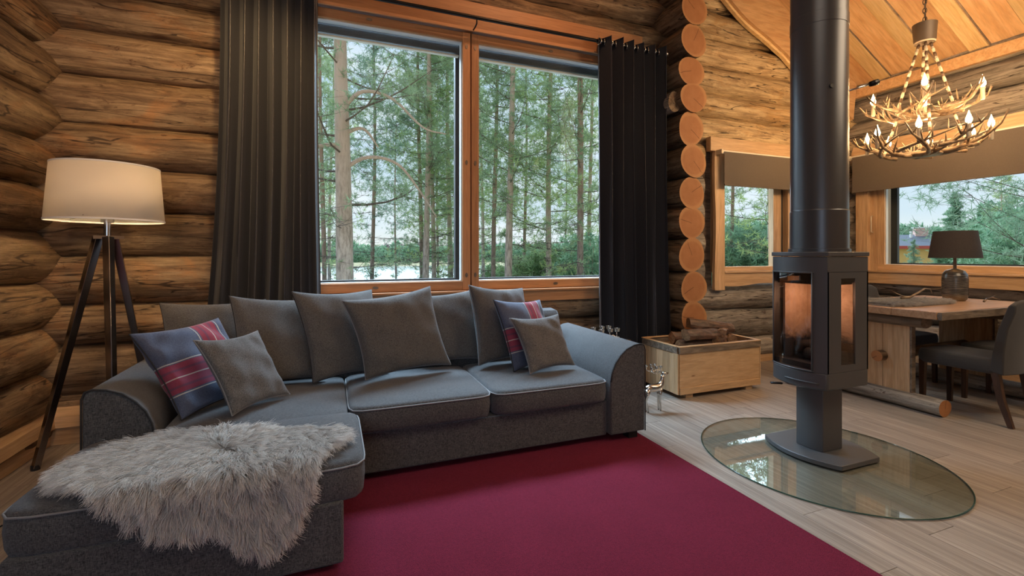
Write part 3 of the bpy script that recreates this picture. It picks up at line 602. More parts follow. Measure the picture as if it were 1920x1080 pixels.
mb = MB().box(-.76, 1.74, 2.70, 3.62, .05, .285); sp_(mb, 'base', 'sofa_fabric', bevel=.012, smooth='auto')
mb = MB().box(-1.0, .045, 1.985, 2.69, .035, .285); sp_(mb, 'chaise_base', 'sofa_fabric', bevel=.012, smooth='auto')
add_cushion('seat_cushion', .088, .912, 2.655, 3.45, .286, .440, seed=1); add_cushion('seat_cushion', .918, 1.735, 2.655, 3.45, .286, .440, seed=2)
add_cushion('chaise_cushion', -1.02, .13, 1.99, 2.66, .270, .435, seed=3, dome=.012)
mb, pipe = cushion(-.765, .082, 2.60, 3.45, .286, .436, seed=4); sp_(mb, 'seat_cushion', 'sofa_fabric', smooth=True)
# back
def rbox_profile(pts, x0, x1, n=2): return MB().prism(pts, (0, 0, 0), (0, 1, 0), (0, 0, 1), (1, 0, 0), x0, x1)
sp_(rbox_profile([(3.44, .06), (3.72, .06), (3.74, .74), (3.72, .79), (3.66, .81), (3.56, .80), (3.52, .76), (3.46, .44)], -.80, 1.80), 'back', 'sofa_fabric', bevel=.015, smooth='auto')
# arms: upright outside, top rolling down to the inside
def arm(xo, xi, sgn):
    P = [(0, .06), (0, .62), (.012, .652), (.04, .662), (.09, .655), (.15, .632), (.20, .59), (.24, .54), (.265, .48), (.275, .42), (.275, .06)]
    pts = [(xo+sgn*a, b) for a, b in P]
    o = sp_(MB().prism(pts, (0, 0, 0), (1, 0, 0), (0, 0, 1), (0, 1, 0), 2.66, 3.72), 'arm', 'sofa_fabric', bevel=.010, smooth=True)
    o.data.set_sharp_from_angle(angle=R(45))
    path = [(xo+sgn*a, 2.657, b) for a, b in P[:-1]]
    MB().tube(path, .0045, 6).build('piping', 'dark_piping', o, smooth=True); return o
arm(2.02, 1.74, -1); arm(-1.055, -.775, 1)
for (fx, fy) in ((1.94, 2.72), (1.94, 3.6), (-.97, 2.8), (-.97, 3.6), (-.93, 2.06), (-.03, 2.06)): sp_(MB().box(fx-.035, fx+.035, fy-.035, fy+.035, .012, .06), 'foot', 'black')

# ------------------------------------------------------------------ pillows
def pillow(name, label, c, T, mat, seed, pipe=None, group=None, pinch=.10, wr=.0045, cat='cushion'):
    tl, tr, br, bl = [Vector(p) for p in c]; cen = (tl+tr+br+bl)/4; n = 30; rs = np.random.RandomState(seed); ph = rs.rand(8)*6.28
    nrm = ((tr-bl).cross(tl-br)).normalized()
    if nrm.dot(Vector((0, 0, EYE))-cen) < 0: nrm = -nrm
    V = []; UV = []
    def P(u, v):
        u2 = u*(1-pinch*(1-v*v)*abs(u)**3); v2 = v*(1-pinch*(1-u*u)*abs(v)**3)
        a, b = (u2+1)/2, (v2+1)/2
        return bl*(1-a)*(1-b)+br*a*(1-b)+tl*(1-a)*b+tr*a*b
    for side in (1, -1):
        for j in range(n+1):
            for i in range(n+1):
                u, v = -math.cos(PI*i/n), -math.cos(PI*j/n)
                t = T*1.08*max(0, (1-u*u)*(1-v*v))**.36*(.92+.1*v)
                w = wr*(math.sin(7*u+5*v+ph[0])*math.sin(4*v-3*u+ph[1])+.6*math.sin(13*u*v+ph[2]+4*u))*min(1, 4*(1-u*u)*(1-v*v))
                edge = math.exp(-((1-abs(u))*7))*math.sin(17*v+ph[3])+math.exp(-((1-abs(v))*7))*math.sin(15*u+ph[4]); w += .004*edge*min(1, 6*(1-max(abs(u), abs(v))))
                V.append(P(u, v)+nrm*side*(t+w if t > 0 else 0)); UV.append(((u+1)/2, (v+1)/2))
    f = []; N = (n+1)**2
    for s_ in (0, 1):
        for j in range(n):
            for i in range(n):
                a = s_*N+j*(n+1)+i; q = [a, a+1, a+n+2, a+n+1]; f.append(q if s_ == 0 else q[::-1])
    me = bpy.data.meshes.new(name); me.from_pydata([v-cen for v in V], [], f); me.materials.append(MAT[mat])
    uvl = me.uv_layers.new(name='uv'); li = np.empty(len(me.loops), dtype=np.int32); me.loops.foreach_get('vertex_index', li)
    uvl.data.foreach_set('uv', np.array(UV)[li].ravel())
    bm = bmesh.new(); bm.from_mesh(me); bmesh.ops.remove_doubles(bm, verts=bm.verts, dist=.0003); bmesh.ops.recalc_face_normals(bm, faces=bm.faces); bm.to_mesh(me); bm.free(); me.shade_smooth()
    root = empty(name, cen, label=label, cat=cat, group=group)
    o = bpy.data.objects.new('cover', me); COL.objects.link(o); o.parent = root
    if pipe:
        k = [(-1+2*i/24, -1) for i in range(24)]+[(1, -1+2*i/24) for i in range(24)]+[(1-2*i/24, 1) for i in range(24)]+[(-1, 1-2*i/24) for i in range(25)]
        MB().tube([P(u, v)-cen for u, v in k], .0038, 6, cap=False).build('piping', pipe, root, smooth=True)
    return root
G = 'large grey back cushions along the sofa'
pillow('cushion', 'large grey back cushion leaning at the far left end of the sofa', [(-.98, 3.42, .98), (-.42, 3.57, .97), (-.40, 3.36, .47), (-.93, 3.26, .46)], .075, 'pillow_fabric', 1, 'dark_piping', G)
pillow('cushion', 'large grey back cushion second from the left, behind the small grey cushion', [(-.59, 3.30, 1.02), (-.05, 3.53, .97), (-.03, 3.28, .47), (-.53, 3.14, .46)], .08, 'pillow_fabric', 2, 'dark_piping', G)
pillow('cushion', 'large grey back cushion third from the left, half behind the front cushion', [(-.24, 3.26, 1.04), (.27, 3.52, 1.02), (.37, 3.30, .47), (-.11, 3.16, .47)], .085, 'pillow_fabric', 3, 'dark_piping', G)
pillow('cushion', 'big grey square cushion standing frontmost in the middle of the sofa', [(.06, 3.16, .98), (.66, 3.33, 1.045), (.785, 3.21, .50), (.20, 3.08, .48)], .085, 'pillow_fabric', 4, 'piping', G)
pillow('cushion', 'large grey back cushion in shade behind the frontmost cushion', [(.55, 3.52, .96), (1.12, 3.58, 1.01), (1.1, 3.36, .48), (.60, 3.36, .47)], .07, 'pillow_fabric', 5, 'piping', G)
pillow('cushion', 'large grey back cushion rightmost, behind the right tartan cushion', [(.94, 3.30, 1.05), (1.45, 3.50, 1.00), (1.46, 3.30, .48), (.98, 3.18, .48)], .085, 'pillow_fabric', 6, 'piping', G)
pillow('cushion', 'blue and red tartan cushion leaning on the right end cushions', [(1.08, 3.15, .95), (1.54, 3.36, .915), (1.60, 3.16, .47), (1.18, 3.0, .46)], .06, 'plaid', 7, 'dark_piping', 'tartan cushions')
pillow('cushion', 'small grey cushion in front of the right tartan cushion', [(1.16, 3.03, .83), (1.57, 3.10, .83), (1.63, 2.95, .48), (1.25, 2.88, .47)], .055, 'small_pillow_fabric', 8, 'piping', 'small grey cushions', pinch=.12)
pillow('cushion', 'blue and red tartan cushion leaning against the left sofa arm', [(-.925, 2.80, .885), (-.63, 3.20, .90), (-.42, 3.12, .47), (-.695, 2.74, .455)], .075, 'plaid', 9, 'dark_piping', 'tartan cushions', wr=.010)
pillow('cushion', 'small grey cushion in front of the left tartan cushion', [(-.64, 2.72, .85), (-.40, 3.03, .835), (-.225, 2.96, .47), (-.47, 2.70, .46)], .055, 'small_pillow_fabric', 10, 'piping', 'small grey cushions', pinch=.12, wr=.005)

# ------------------------------------------------------------------ sheepskin on the chaise
def inpoly(x, y, poly):
    c = np.zeros(len(x), bool); j = len(poly)-1
    for i in range(len(poly)):
        xi, yi = poly[i]; xj, yj = poly[j]
        t = ((yi > y) != (yj > y)) & (x < (xj-xi)*(y-yi)/(yj-yi+1e-12)+xi); c ^= t; j = i
    return c
def strands(name, mat, parent, root, tan, nor, length, r0, seed, clump=.016, pts=6, curl=.3):
    rs = np.random.RandomState(seed); n = len(root)
    # clump noise: low frequency direction field
    def field(p, f, s): return np.sin(p[:, 0]*f+s)*np.cos(p[:, 1]*f*1.13+s*2.1)+np.sin(p[:, 2]*f*.9+s*.7+p[:, 0]*f*.4)
    side = np.cross(tan, nor); s1 = field(root, 60, 1.0)[:, None]; s2 = field(root, 95, 4.0)[:, None]
    d = tan+side*s1*curl*.6+nor*(s2*curl*.35)+rs.normal(0, .16, (n, 3)); d /= np.linalg.norm(d, axis=1)[:, None]
    P = np.empty((n, pts, 3)); L = (length*(.75+.5*rs.rand(n)))[:, None]
    ph = field(root, 45, 2.5)
    cell = np.floor(root/clump); hsh = np.abs(np.sin(cell @ np.array([12.9898, 78.233, 37.719]))*43758.5453); cc = (cell+.5)*clump
    cc = cc+clump*.45*np.stack([np.sin(hsh), np.cos(hsh*1.7), np.sin(hsh*2.3)], 1); pull = (cc-root); pull -= nor*np.sum(pull*nor, 1)[:, None]; cw = (np.sin(hsh*3.1))[:, None]
    for k in range(pts):
        t = k/(pts-1); lift = math.sin(t*PI*.62)*.62
        w = (side*np.sin(t*5.5+ph*2)[:, None]*.10*t)+side*cw*.30*t*t+nor*np.cos(hsh*5)[:, None]*.16*t
        P[:, k] = root+(d*t*(.45+.45*t)+nor*lift*(.62-.12*t)+w)*L+pull*(t**.7)*.65
        P[:, k, 2] -= (t**2*.18*L[:, 0])
    cu = bpy.data.hair_curves.new(name); cu.add_curves([pts]*n)
    cu.points.foreach_set('position', P.astype(np.float32).ravel())
    rad = np.tile(np.linspace(1, .35, pts)*r0, n).astype(np.float32); at_ = cu.attributes.get('radius') or cu.attributes.new('radius', 'FLOAT', 'POINT'); at_.data.foreach_set('value', rad)
    cu.materials.append(MAT[mat]); o = bpy.data.objects.new(name, cu); COL.objects.link(o); o.parent = parent; tag(o, kind='stuff'); return o
POLY = [(-.90, .17), (-.94, .29), (-.88, .42), (-.78, .50), (-.66, .545), (-.45, .51), (-.25, .42), (-.08, .36), (.0, .33), (.05, .28), (.02, .19), (-.06, .10), (-.085, -.02), (-.12, -.13), (-.17, -.205), (-.25, -.25), (-.31, -.21), (-.37, -.12), (-.48, -.115), (-.58, -.075), (-.68, .01), (-.76, .07), (-.84, .12)]
YF = 1.975; ZT = .455; rb = .04
def skin_pos(x, w):
    """unrolled sheet -> draped: w>0 lies on the top, w<0 hangs down the front"""
    x = np.asarray(x); w = np.asarray(w); q = rb*PI/2
    y = np.where(w > q, YF+rb+(w-q), np.where(w > 0, YF+rb-rb*np.cos(np.clip(w, 0, q)/rb+0)*1.0, YF))
    a = np.clip(w, 0, q)/rb
    y = np.where(w > q, YF+rb+(w-q), np.where(w > 0, YF+rb-rb*np.cos(a), YF-.0*w))
    z = np.where(w > q, ZT+.006, np.where(w > 0, ZT-rb+rb*np.sin(a)+.006, ZT-rb+w+.006))
    ny = np.where(w > q, 0, np.where(w > 0, -np.cos(a), -1.)); nz = np.where(w > q, 1, np.where(w > 0, np.sin(a), 0.))
    # on the left the skin rises a little over the cushion edge
    return np.stack([x, y, z], 1), np.stack([0*x, ny, nz], 1), np.stack([0*x, nz, -ny], 1)
sk = empty('sheepskin', (-.45, 2.2, .46), label='long-haired pale grey sheepskin draped over the chaise end of the sofa', cat='sheepskin')
gx, gw = np.meshgrid(np.arange(-1.02, .07, .02), np.arange(-.30, .57, .02)); gx, gw = gx.ravel(), gw.ravel(); m_in = inpoly(gx, gw, POLY)
nxg = len(np.arange(-1.02, .07, .02)); idx = {}; V = []; p3, _, _ = skin_pos(gx, gw)
for i in range(len(gx)):
    if m_in[i]: idx[i] = len(V); V.append(tuple(p3[i]-np.array([-.45, 2.2, .46])))
fs = [[idx[i], idx[i+1], idx[i+nxg+1], idx[i+nxg]] for i in idx if (i+1) in idx and (i+nxg) in idx and (i+nxg+1) in idx]
mb = MB(); mb.v = V; mb.f = fs; mb.mi = [0]*len(fs); o = mb.build('hide', 'skin', sk, smooth=True, fix=False)
sm = o.modifiers.new('s', 'SOLIDIFY'); sm.thickness = .008; sm.offset = 0
n = 190000; X = RS.uniform(-1.02, .07, n); Wd = RS.uniform(-.30, .57, n); k = inpoly(X, Wd, POLY); X, Wd = X[k], Wd[k]
p3, nn, tw = skin_pos(X, Wd); ax = np.zeros_like(p3); ax[:, 0] = 1
dx, dw = X+.42, Wd-.26; ln = np.sqrt(dx**2+dw**2)+.02; dwn = dw/ln-.55; dxn = dx/ln*.9
tan = ax*dxn[:, None]+tw*dwn[:, None]; tan /= (np.linalg.norm(tan, axis=1)[:, None]+1e-6)
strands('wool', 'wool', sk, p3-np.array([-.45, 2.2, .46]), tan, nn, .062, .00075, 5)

# ------------------------------------------------------------------ tripod floor lamp
LX, LY = -1.30, 3.60
lamp = empty('floor_lamp', (LX, LY, 0), label='tripod floor lamp with white drum shade in the log corner', cat='floor lamp')
MB().lathe([(.288, 1.483), (.263, 1.82), (.261, 1.82), (.286, 1.483)], 64, closed=True).build('lamp_shade', 'shade_white', lamp, smooth=True)
MB().lathe([(.290, 1.480), (.290, 1.490), (.284, 1.490), (.284, 1.480)], 64, closed=True).build('shade_rim', 'white_paint', lamp, smooth='auto')
MB().lathe([(.265, 1.814), (.265, 1.823), (.259, 1.823), (.259, 1.814)], 64, closed=True).build('shade_rim', 'white_paint', lamp, smooth='auto')
mb = MB().tube([(0, 0, 1.39), (0, 0, 1.56)], .018, 16); mb.tube([(0, 0, 1.475), (0, 0, 1.497)], .033, 16); mb.build('stem', 'chrome', lamp, smooth='auto')
sb = MB()
for k in range(3): a = k*2*PI/3+.5; sb.tube([(0, 0, 1.54), (.287*math.cos(a), .287*math.sin(a), 1.50)], .0025, 6)
sb.build('shade_carrier', 'chrome', lamp)
MB().lathe([(.001, 1.56), (.022, 1.57), (.045, 1.63), (.03, 1.68), (.001, 1.69)], 20).build('bulb', 'lamp_bulb', lamp, smooth=True)
MB().tube([(0, 0, 1.372), (0, 0, 1.392)], .085, 3).build('top_plate', 'chrome', lamp)
for (fx, fy) in ((-1.636, 3.585), (-1.15, 3.27), (-1.13, 3.89)):
    dx, dy = fx-LX, fy-LY; q = math.hypot(dx, dy); ux, uy = dx/q, dy/q
    o = MB().tube([(ux*.045, uy*.045, 1.385), (dx, dy, .012)], [.030, .024], 4, ref=(ux, uy, 0)).build('leg', 'leg_metal', lamp, bevel=.003)
    MB().tube([(dx, dy, 0), (dx, dy, .03)], .022, 10).build('foot', 'black', o)
pl = light('POINT', 'floor_lamp_glow', (0, 0, 1.63), 52, (1, .68, .36), shadow_soft_size=.05); pl.parent = lamp
cb = MB().tube([(-1.60, 2.55, .006), (-1.50, 2.75, .005), (-1.42, 2.95, .005), (-1.36, 3.2, .006), (-1.31, 3.5, .008), (-1.30, 3.6, .012)], .004, 6); c_ = cb.build('power_cord', 'black', None, smooth=True); tag(c_, 'thin black power cord on the floor below the tripod lamp', 'cord')

# ------------------------------------------------------------------ stove on its glass plate
gl = empty('hearth_plate', (2.85, 2.02, 0), label='round clear glass hearth plate on the floor under the stove', cat='hearth plate')
N = 96; pts = [(.65*math.cos(2*PI*k/N), .70*math.sin(2*PI*k/N)) for k in range(N)]
MB().prism(pts, (0, 0, 0), (1, 0, 0), (0, 1, 0), (0, 0, 1), .002, .010).build('glass_plate', 'hearth_glass', gl, rot=(0, 0, R(7)))
e = MB(); P_ = [(.651*math.cos(2*PI*k/N), .701*math.sin(2*PI*k/N), .006) for k in range(N+1)]; e.tube(P_, .0035, 5, cap=False); e.build('polished_edge', 'glass_edge', gl, rot=(0, 0, R(7)), smooth=True)
st = empty('wood_stove', (2.945, 2.085, 0), label='dark grey pedestal wood stove with curved glass on the hearth plate', cat='stove')
def barrel(hx, hy, bul, n=14, cr=.0):
    """plan: flat ends at +-hy, faces at -hx/+hx bulging outwards"""
    p = []
    for i in range(n+1):
        t = -1+2*i/n; p.append((hx+bul*(1-t*t), hy*t))
    for i in range(n+1):
        t = 1-2*i/n; p.append((-hx-bul*(1-t*t), hy*t))
    return p
def pr(name, mat, parent, pts, z0, z1, bevel=.003, **k): return MB().prism(pts, (0, 0, 0), (1, 0, 0), (0, 1, 0), (0, 0, 1), z0, z1).build(name, mat, parent, bevel=bevel, smooth='auto', **k)
pr('base_plate', 'stove_metal', st, barrel(.17, .26, .085), .0105, .040, .004)
pr('pedestal', 'stove_metal', st, barrel(.088, .09, .02), .040, .47, .003)
X0, X1, Y0, Y1 = -.185, .185, -.185, .185; Z0, Z1 = .455, 1.262
pr('top_plate', 'stove_metal', st, barrel(.188, .192, .062), 1.266, 1.292, .004)
pr('bottom_shell', 'stove_metal', st, barrel(.185, .185, .058), Z0, .565, .012)
pr('top_shell', 'stove_metal', st, barrel(.185, .185, .058), 1.165, Z1, .003)
def fx(y, sgn=-1, b=.058): return sgn*(.185+b*(1-(y/.185)**2))
for sgn in (-1, 1):      # curved faces with an opening for the glass
    fr = MB(); ys = np.linspace(-.185, .185, 17); gy0, gy1 = (-.115, .172) if sgn < 0 else (-.115, .115)
    for (a, b_) in ((-.185, gy0), (gy1, .185)):
        yy = np.linspace(a, b_, 6); pp = [(fx(q, sgn), q) for q in yy]+[(fx(q, sgn)-sgn*.012, q) for q in yy[::-1]]
        fr.prism(pp, (0, 0, 0), (1, 0, 0), (0, 1, 0), (0, 0, 1), .56, 1.17)
    if sgn > 0:
        yy = np.linspace(gy0, gy1, 8); pp = [(fx(q, sgn), q) for q in yy]+[(fx(q, sgn)-sgn*.012, q) for q in yy[::-1]]
        fr.prism(pp, (0, 0, 0), (1, 0, 0), (0, 1, 0), (0, 0, 1), .56, 1.17)
    dr = fr.build('door' if sgn < 0 else 'back_plate', 'stove_metal', st, smooth='auto')
    if sgn < 0:
        yy = np.linspace(gy0-.003, gy1+.003, 14); pp = [(fx(q, sgn)+.006, q) for q in yy]+[(fx(q, sgn)+.010, q) for q in yy[::-1]]
        MB().prism(pp, (0, 0, 0), (1, 0, 0), (0, 1, 0), (0, 0, 1), .565, 1.166).build('door_glass', 'stove_glass', dr, smooth='auto')
        yy = np.linspace(gy0-.008, gy1+.008, 14); rim = MB()
        rim.tube([(fx(q)-.001, q, 1.165) for q in yy], .005, 6); rim.tube([(fx(q)-.001, q, .565) for q in yy], .005, 6); rim.tube([(fx(gy0)-.001, gy0, .56), (fx(gy0)-.001, gy0, 1.17)], .005, 6); rim.tube([(fx(gy1)-.001, gy1, .56), (fx(gy1)-.001, gy1, 1.17)], .005, 6)
        rim.build('glass_rim', 'stove_metal', dr, smooth=True)
for sgn in (-1, 1):      # flat ends with narrow side glass
    pn = MB(); a, b_ = -.065, .065
    for (p0, p1) in ((-.185, a), (b_, .185)): pn.box(p0, p1, sgn*.185-.006*(1+sgn), sgn*.185+.006*(1-sgn), .56, 1.17)
    pn.box(a, b_, sgn*.185-.006*(1+sgn), sgn*.185+.006*(1-sgn), .56, .60); pn.box(a, b_, sgn*.185-.006*(1+sgn), sgn*.185+.006*(1-sgn), 1.13, 1.17)
    sp0 = pn.build('side_panel', 'stove_metal', st)
    MB().box(a, b_, sgn*.179-.002, sgn*.179+.002, .60, 1.13).build('side_glass', 'stove_glass', sp0)
# inside
lin = MB().box(.09, .105, -.165, .16, .57, 1.10); lin.build('back_lining', 'firebrick', st)
MB().box(-.12, .09, .145, .160, .57, 1.10).build('side_lining', 'firebrick', st)
MB().box(.072, .09, -.165, -.150, .57, 1.10).build('side_lining', 'firebrick', st)
bx('ash_bed', 'charcoal', st, -.19, .16, -.165, .165, .565, .60); bx('baffle', 'charcoal', st, -.17, .14, -.16, .16, 1.09, 1.10)
for k, (a, b_, h, l_, rz) in enumerate(((-.02, -.04, .635, .13, .3), (-.05, .05, .64, .12, -.5), (.0, .02, .69, .12, 1.1))): logmesh(2*l_, .035, 700+k, depth=.035).build('charred_log', ['charcoal', 'charcoal'], st, loc=(a, b_, h), rot=(0, .1, rz+PI/2), smooth=True)
fl_ = light('POINT', 'firebox_fill_light', (-.05, -.03, 1.0), 2.2, (1, .58, .34), shadow_soft_size=.05); fl_.parent = st  # lamp added inside the stove to brighten the lining; no fire burns
mb = MB().tube([(-.17, -.10, .452), (-.21, -.02, .450), (-.225, .06, .450), (-.29, .10, .448)], [.008, .008, .009, .009], 8, flat=.6); mb.build('air_lever', 'chrome', st, smooth=True)
MB().tube([(-.30, .105, .448), (-.245, .07, .448)], .014, 8, flat=.5).build('lever_grip', 'black_metal', st, smooth=True)
yy = np.linspace(-.15, .05, 8); MB().tube([(fx(q)-.002, q, .495) for q in yy], .005, 6).build('door_handle', 'stove_metal', st, smooth=True)
# flue
fp = empty('flue_pipe', (2.945, 2.085, 1.292), label='tall black round flue pipe rising from the stove to the roof', cat='flue pipe')
MB().lathe([(.001, 0), (.172, 0), (.172, .02), (.163, .022), (.163, .26), (.161, .262), (.16, .27), (.16, 1.43), (.1625, 1.432), (.1625, 1.50), (.16, 1.502), (.16, 3.95), (.001, 3.95)], 72).build('pipe', 'pipe_metal', fp, smooth='auto')
rr = at(1600, 222, X=3.06)-fp.location; MB().tube([(.10, -.10, 1.02), (.27, -.16, 1.075)], .006, 10).build('damper_rod', 'chrome', fp, smooth=True)
MB().tube([(.255, -.155, 1.07), (.30, -.17, 1.085)], [.016, .019], 12).build('damper_knob', 'black_metal', fp, smooth=True)
MB().tube([(-.083, -.135, 1.02), (-.086, -.145, 1.02)], .012, 12).build('plug', 'black', fp)

# ------------------------------------------------------------------ firewood box, firewood
wbx = empty('firewood_box', (3.32, 3.52, 0), label='pine firewood crate with bark edging beside the log pillar', cat='crate')
hw, hd = .475, .245
for sgn in (-1, 1):
    o = bx('panel', 'box_wood', wbx, -hw, hw, sgn*hd-.012, sgn*hd+.012, .04, .40); bx('bottom_rail', 'box_wood', wbx, -hw, hw, sgn*(hd+.016)-.006, sgn*(hd+.016)+.006, .04, .10)
    bx('bark_rim', 'bark_board', wbx, -hw-.005, hw+.005, sgn*(hd+.012)-.012, sgn*(hd+.012)+.012, .40, .455); bx('top_rim', 'box_wood', wbx, -hw-.01, hw+.01, sgn*(hd+.006)-.02, sgn*(hd+.006)+.02, .455, .464)
    for q in range(5):
        x0 = -hd+.012+q*(2*hd-.024)/5; o = MB().box(sgn*hw-.012, sgn*hw+.012, x0+.001, x0+(2*hd-.024)/5-.001, .04, .455).build('board', 'pine_z', wbx, bevel=.002)
    bx('end_rim', 'bark_board', wbx, sgn*(hw+.014)-.004, sgn*(hw+.014)+.004, -hd, hd, .40, .455); bx('top_rim', 'box_wood', wbx, sgn*(hw+.0)-.02, sgn*(hw+.0)+.02, -hd+.014, hd-.014, .456, .464)
    for s2 in (-1, 1): bx('corner_post', 'pine_z', wbx, sgn*(hw+.012)-.006, sgn*(hw+.012)+.006, s2*(hd-.02)-.03, s2*(hd-.02)+.03, .04, .40)
    bx('runner', 'box_wood', wbx, sgn*(hw-.12)-.04, sgn*(hw-.12)+.04, -hd, hd, .0, .04)
bx('bottom', 'box_wood', wbx, -hw+.01, hw-.01, -hd+.01, hd-.01, .045, .06)
mat_wood('split_wood', (.16, .075, .035), (.42, .24, .12), (1.5, 18, 18), kn=.5); mat_wood('log_bark', (.045, .025, .018), (.17, .09, .06), (5, 16, 16), kn=.3)
def split_log(L, r, seed):
    rs = np.random.RandomState(seed); mb = MB(); n = 9; ns = 7; a0 = rs.rand()*6
    for i in range(ns+1):
        x = -L/2+L*i/ns; j = rs.rand()*.004
        for k in range(n):
            if k < 6: a = -1.15+2.3*k/5; y, z = r*(math.cos(a))-r*.35, r*math.sin(a)*1.0
            else: y, z = [(-r*.45, r*.55), (-r*.75, 0), (-r*.45, -r*.5)][k-6]
            mb.v.append((x, y+rs.normal(0, .0025)+j, z+rs.normal(0, .0025)))
    for i in range(ns):
        for k in range(n): a, c = i*n+k, i*n+(k+1) % n; mb.f.append([a, c, c+n, a+n]); mb.mi.append(1 if k < 5 else 0)
    mb.f.append([k for k in range(n)][::-1]); mb.mi.append(0); mb.f.append([ns*n+k for k in range(n)]); mb.mi.append(0); return mb
FW = [(3.22, 3.40, .50, .40, .055, 3, .2, 'rough split firewood log lying frontmost across the crate'), (3.17, 3.42, .405, .42, .052, 2, 1.2, 'pale split firewood log low at the front of the crate'),
      (3.46, 3.40, .43, .25, .045, 25, .8, 'short split firewood piece low beside the front log'), (3.52, 3.44, .50, .26, .045, 40, 2.0, 'short reddish firewood piece tilted in the middle of the pile'),
      (3.46, 3.54, .550, .46, .050, -14, .3, 'long dark firewood log lying topmost on the pile'), (3.62, 3.46, .43, .26, .045, 55, 1.5, 'firewood piece at the right end of the pile'),
      (3.60, 3.58, .50, .30, .045, 30, 2.6, 'firewood piece behind the right end of the pile'), (3.25, 3.60, .44, .44, .05, 4, .9, 'firewood log at the back of the crate'), (3.36, 3.50, .36, .5, .05, -6, .5, 'firewood log buried under the pile in the crate')]
for k, (x, y, z, L, r_, rz, rx, lb) in enumerate(FW):
    o = split_log(L, r_*1.3, 300+k).build('firewood', ['split_wood', 'log_bark'], None, loc=(x, y, z+.025+(.0 if k == 4 else 0)), rot=(rx+2, (.05 if k != 4 else .12), R(rz))); tag(o, lb, 'firewood', 'firewood in the crate')

# ------------------------------------------------------------------ silver deer candle holders
def deer(loc_, sc, label, rz=0):
    root = empty('deer_candle_holder', loc_, rz, label=label, cat='candle holder')
    mb = MB(); q = .38*sc; t = lambda pts, rad, **k: mb.tube([tuple(v*q for v in p) for p in pts], [v*q*1.4 for v in rad], 10, **k)
    t([(-.26, 0, .50), (-.24, 0, .56), (-.12, 0, .585), (.05, 0, .575), (.16, 0, .60), (.235, 0, .68), (.255, 0, .80), (.26, 0, .88)], [.012, .06, .075, .075, .07, .045, .034, .03])
    t([(.245, 0, .88), (.28, 0, .905), (.34, 0, .90), (.43, 0, .915)], [.022, .042, .032, .012])
    for s_ in (-1, 1):
        t([(.15, .03*s_, .57), (.155, .04*s_, .38), (.15, .04*s_, .25), (.165, .04*s_, .0)], [.05, .022, .018, .014])
        t([(-.20, .03*s_, .56), (-.235, .04*s_, .42), (-.275, .045*s_, .28), (-.22, .045*s_, .14), (-.21, .045*s_, .0)], [.055, .032, .016, .014, .013])
        t([(.245, .02*s_, .92), (.23, .08*s_, .955)], [.015, .006])
    mb.build('body', 'silver', root, smooth=True)
    for s_ in (-1, 1):
        an = MB(); c = [(.255, .02*s_, .92), (.16, .07*s_, 1.0), (0, .10*s_, .955), (-.12, .12*s_, 1.0), (-.16, .13*s_, 1.08)]
        an.tube([tuple(v*q for v in p) for p in c], [.012*q]*5, 8)
        for (px2, pz) in ((.12, .985), (0, .955)): an.tube([(px2*q, .09*s_*q, pz*q), (px2*q-.01*q, .10*s_*q, 1.09*q)], .009*q, 8)
        ob = an.build('antler', 'silver', root, smooth=True)
        for (px2, pz) in ((.11, 1.09), (-.01, 1.09), (-.16, 1.08)): MB().lathe([(.001, 0), (.035*q, 0), (.045*q, .05*q), (.038*q, .05*q), (.03*q, .012*q), (.001, .012*q)], 14).build('candle_cup', 'silver', ob, loc=(px2*q, .115*s_*q, pz*q), smooth='auto')
    return root
deer((2.445, 3.10, 0), .86, 'small silver deer candle holder standing by the firewood crate')
deer((2.20, 3.42, 0), 1.5, 'larger silver deer candle holder mostly hidden behind the sofa arm')

# ------------------------------------------------------------------ dining table
TX, TY = 5.12, 2.59
tb = empty('dining_table', (TX, TY, 0), label='rustic live-edge pine trestle table by the annex window', cat='table')
def live_edge(x0, x1, y0, y1, seed):
    rs = np.random.RandomState(seed); p = rs.rand(6)*6; pts = []
    for x in np.linspace(x0, x1, 22): pts.append((x, y0+.012*math.sin(x*7+p[0])+.006*math.sin(x*17+p[1])))
    for x in np.linspace(x1, x0, 22): pts.append((x, y1+.012*math.sin(x*6+p[2])+.006*math.sin(x*19+p[3])))
    return pts
ty = -.46
for k in range(3):
    pts = live_edge(-.82, .82, ty, ty+.305, 40+k) if k in (0, 2) else [(-.82, ty), (.82, ty), (.82, ty+.305), (-.82, ty+.305)]
    if k == 0: pts = pts[:22]+[(.82, ty+.305), (-.82, ty+.305)]
    if k == 2: pts = [(-.82, ty), (.82, ty)]+pts[22:]
    MB().prism(pts, (0, 0, 0), (1, 0, 0), (0, 1, 0), (0, 0, 1), .775, .835).build('table_board', 'table_wood', tb, bevel=.005); ty += .307
for s_ in (-1, 1): MB().prism([(0, .775), (.012, .80), (.006, .832), (-.02, .832), (-.02, .775)] if s_ < 0 else [(0, .775), (-.012, .80), (-.006, .832), (.02, .832), (.02, .775)], (0, 0, 0), (0, s_*-1, 0), (0, 0, 1), (1, 0, 0), -.815, .815).build('bark_edge', 'bark_board', tb, loc=(0, s_*.475, 0))
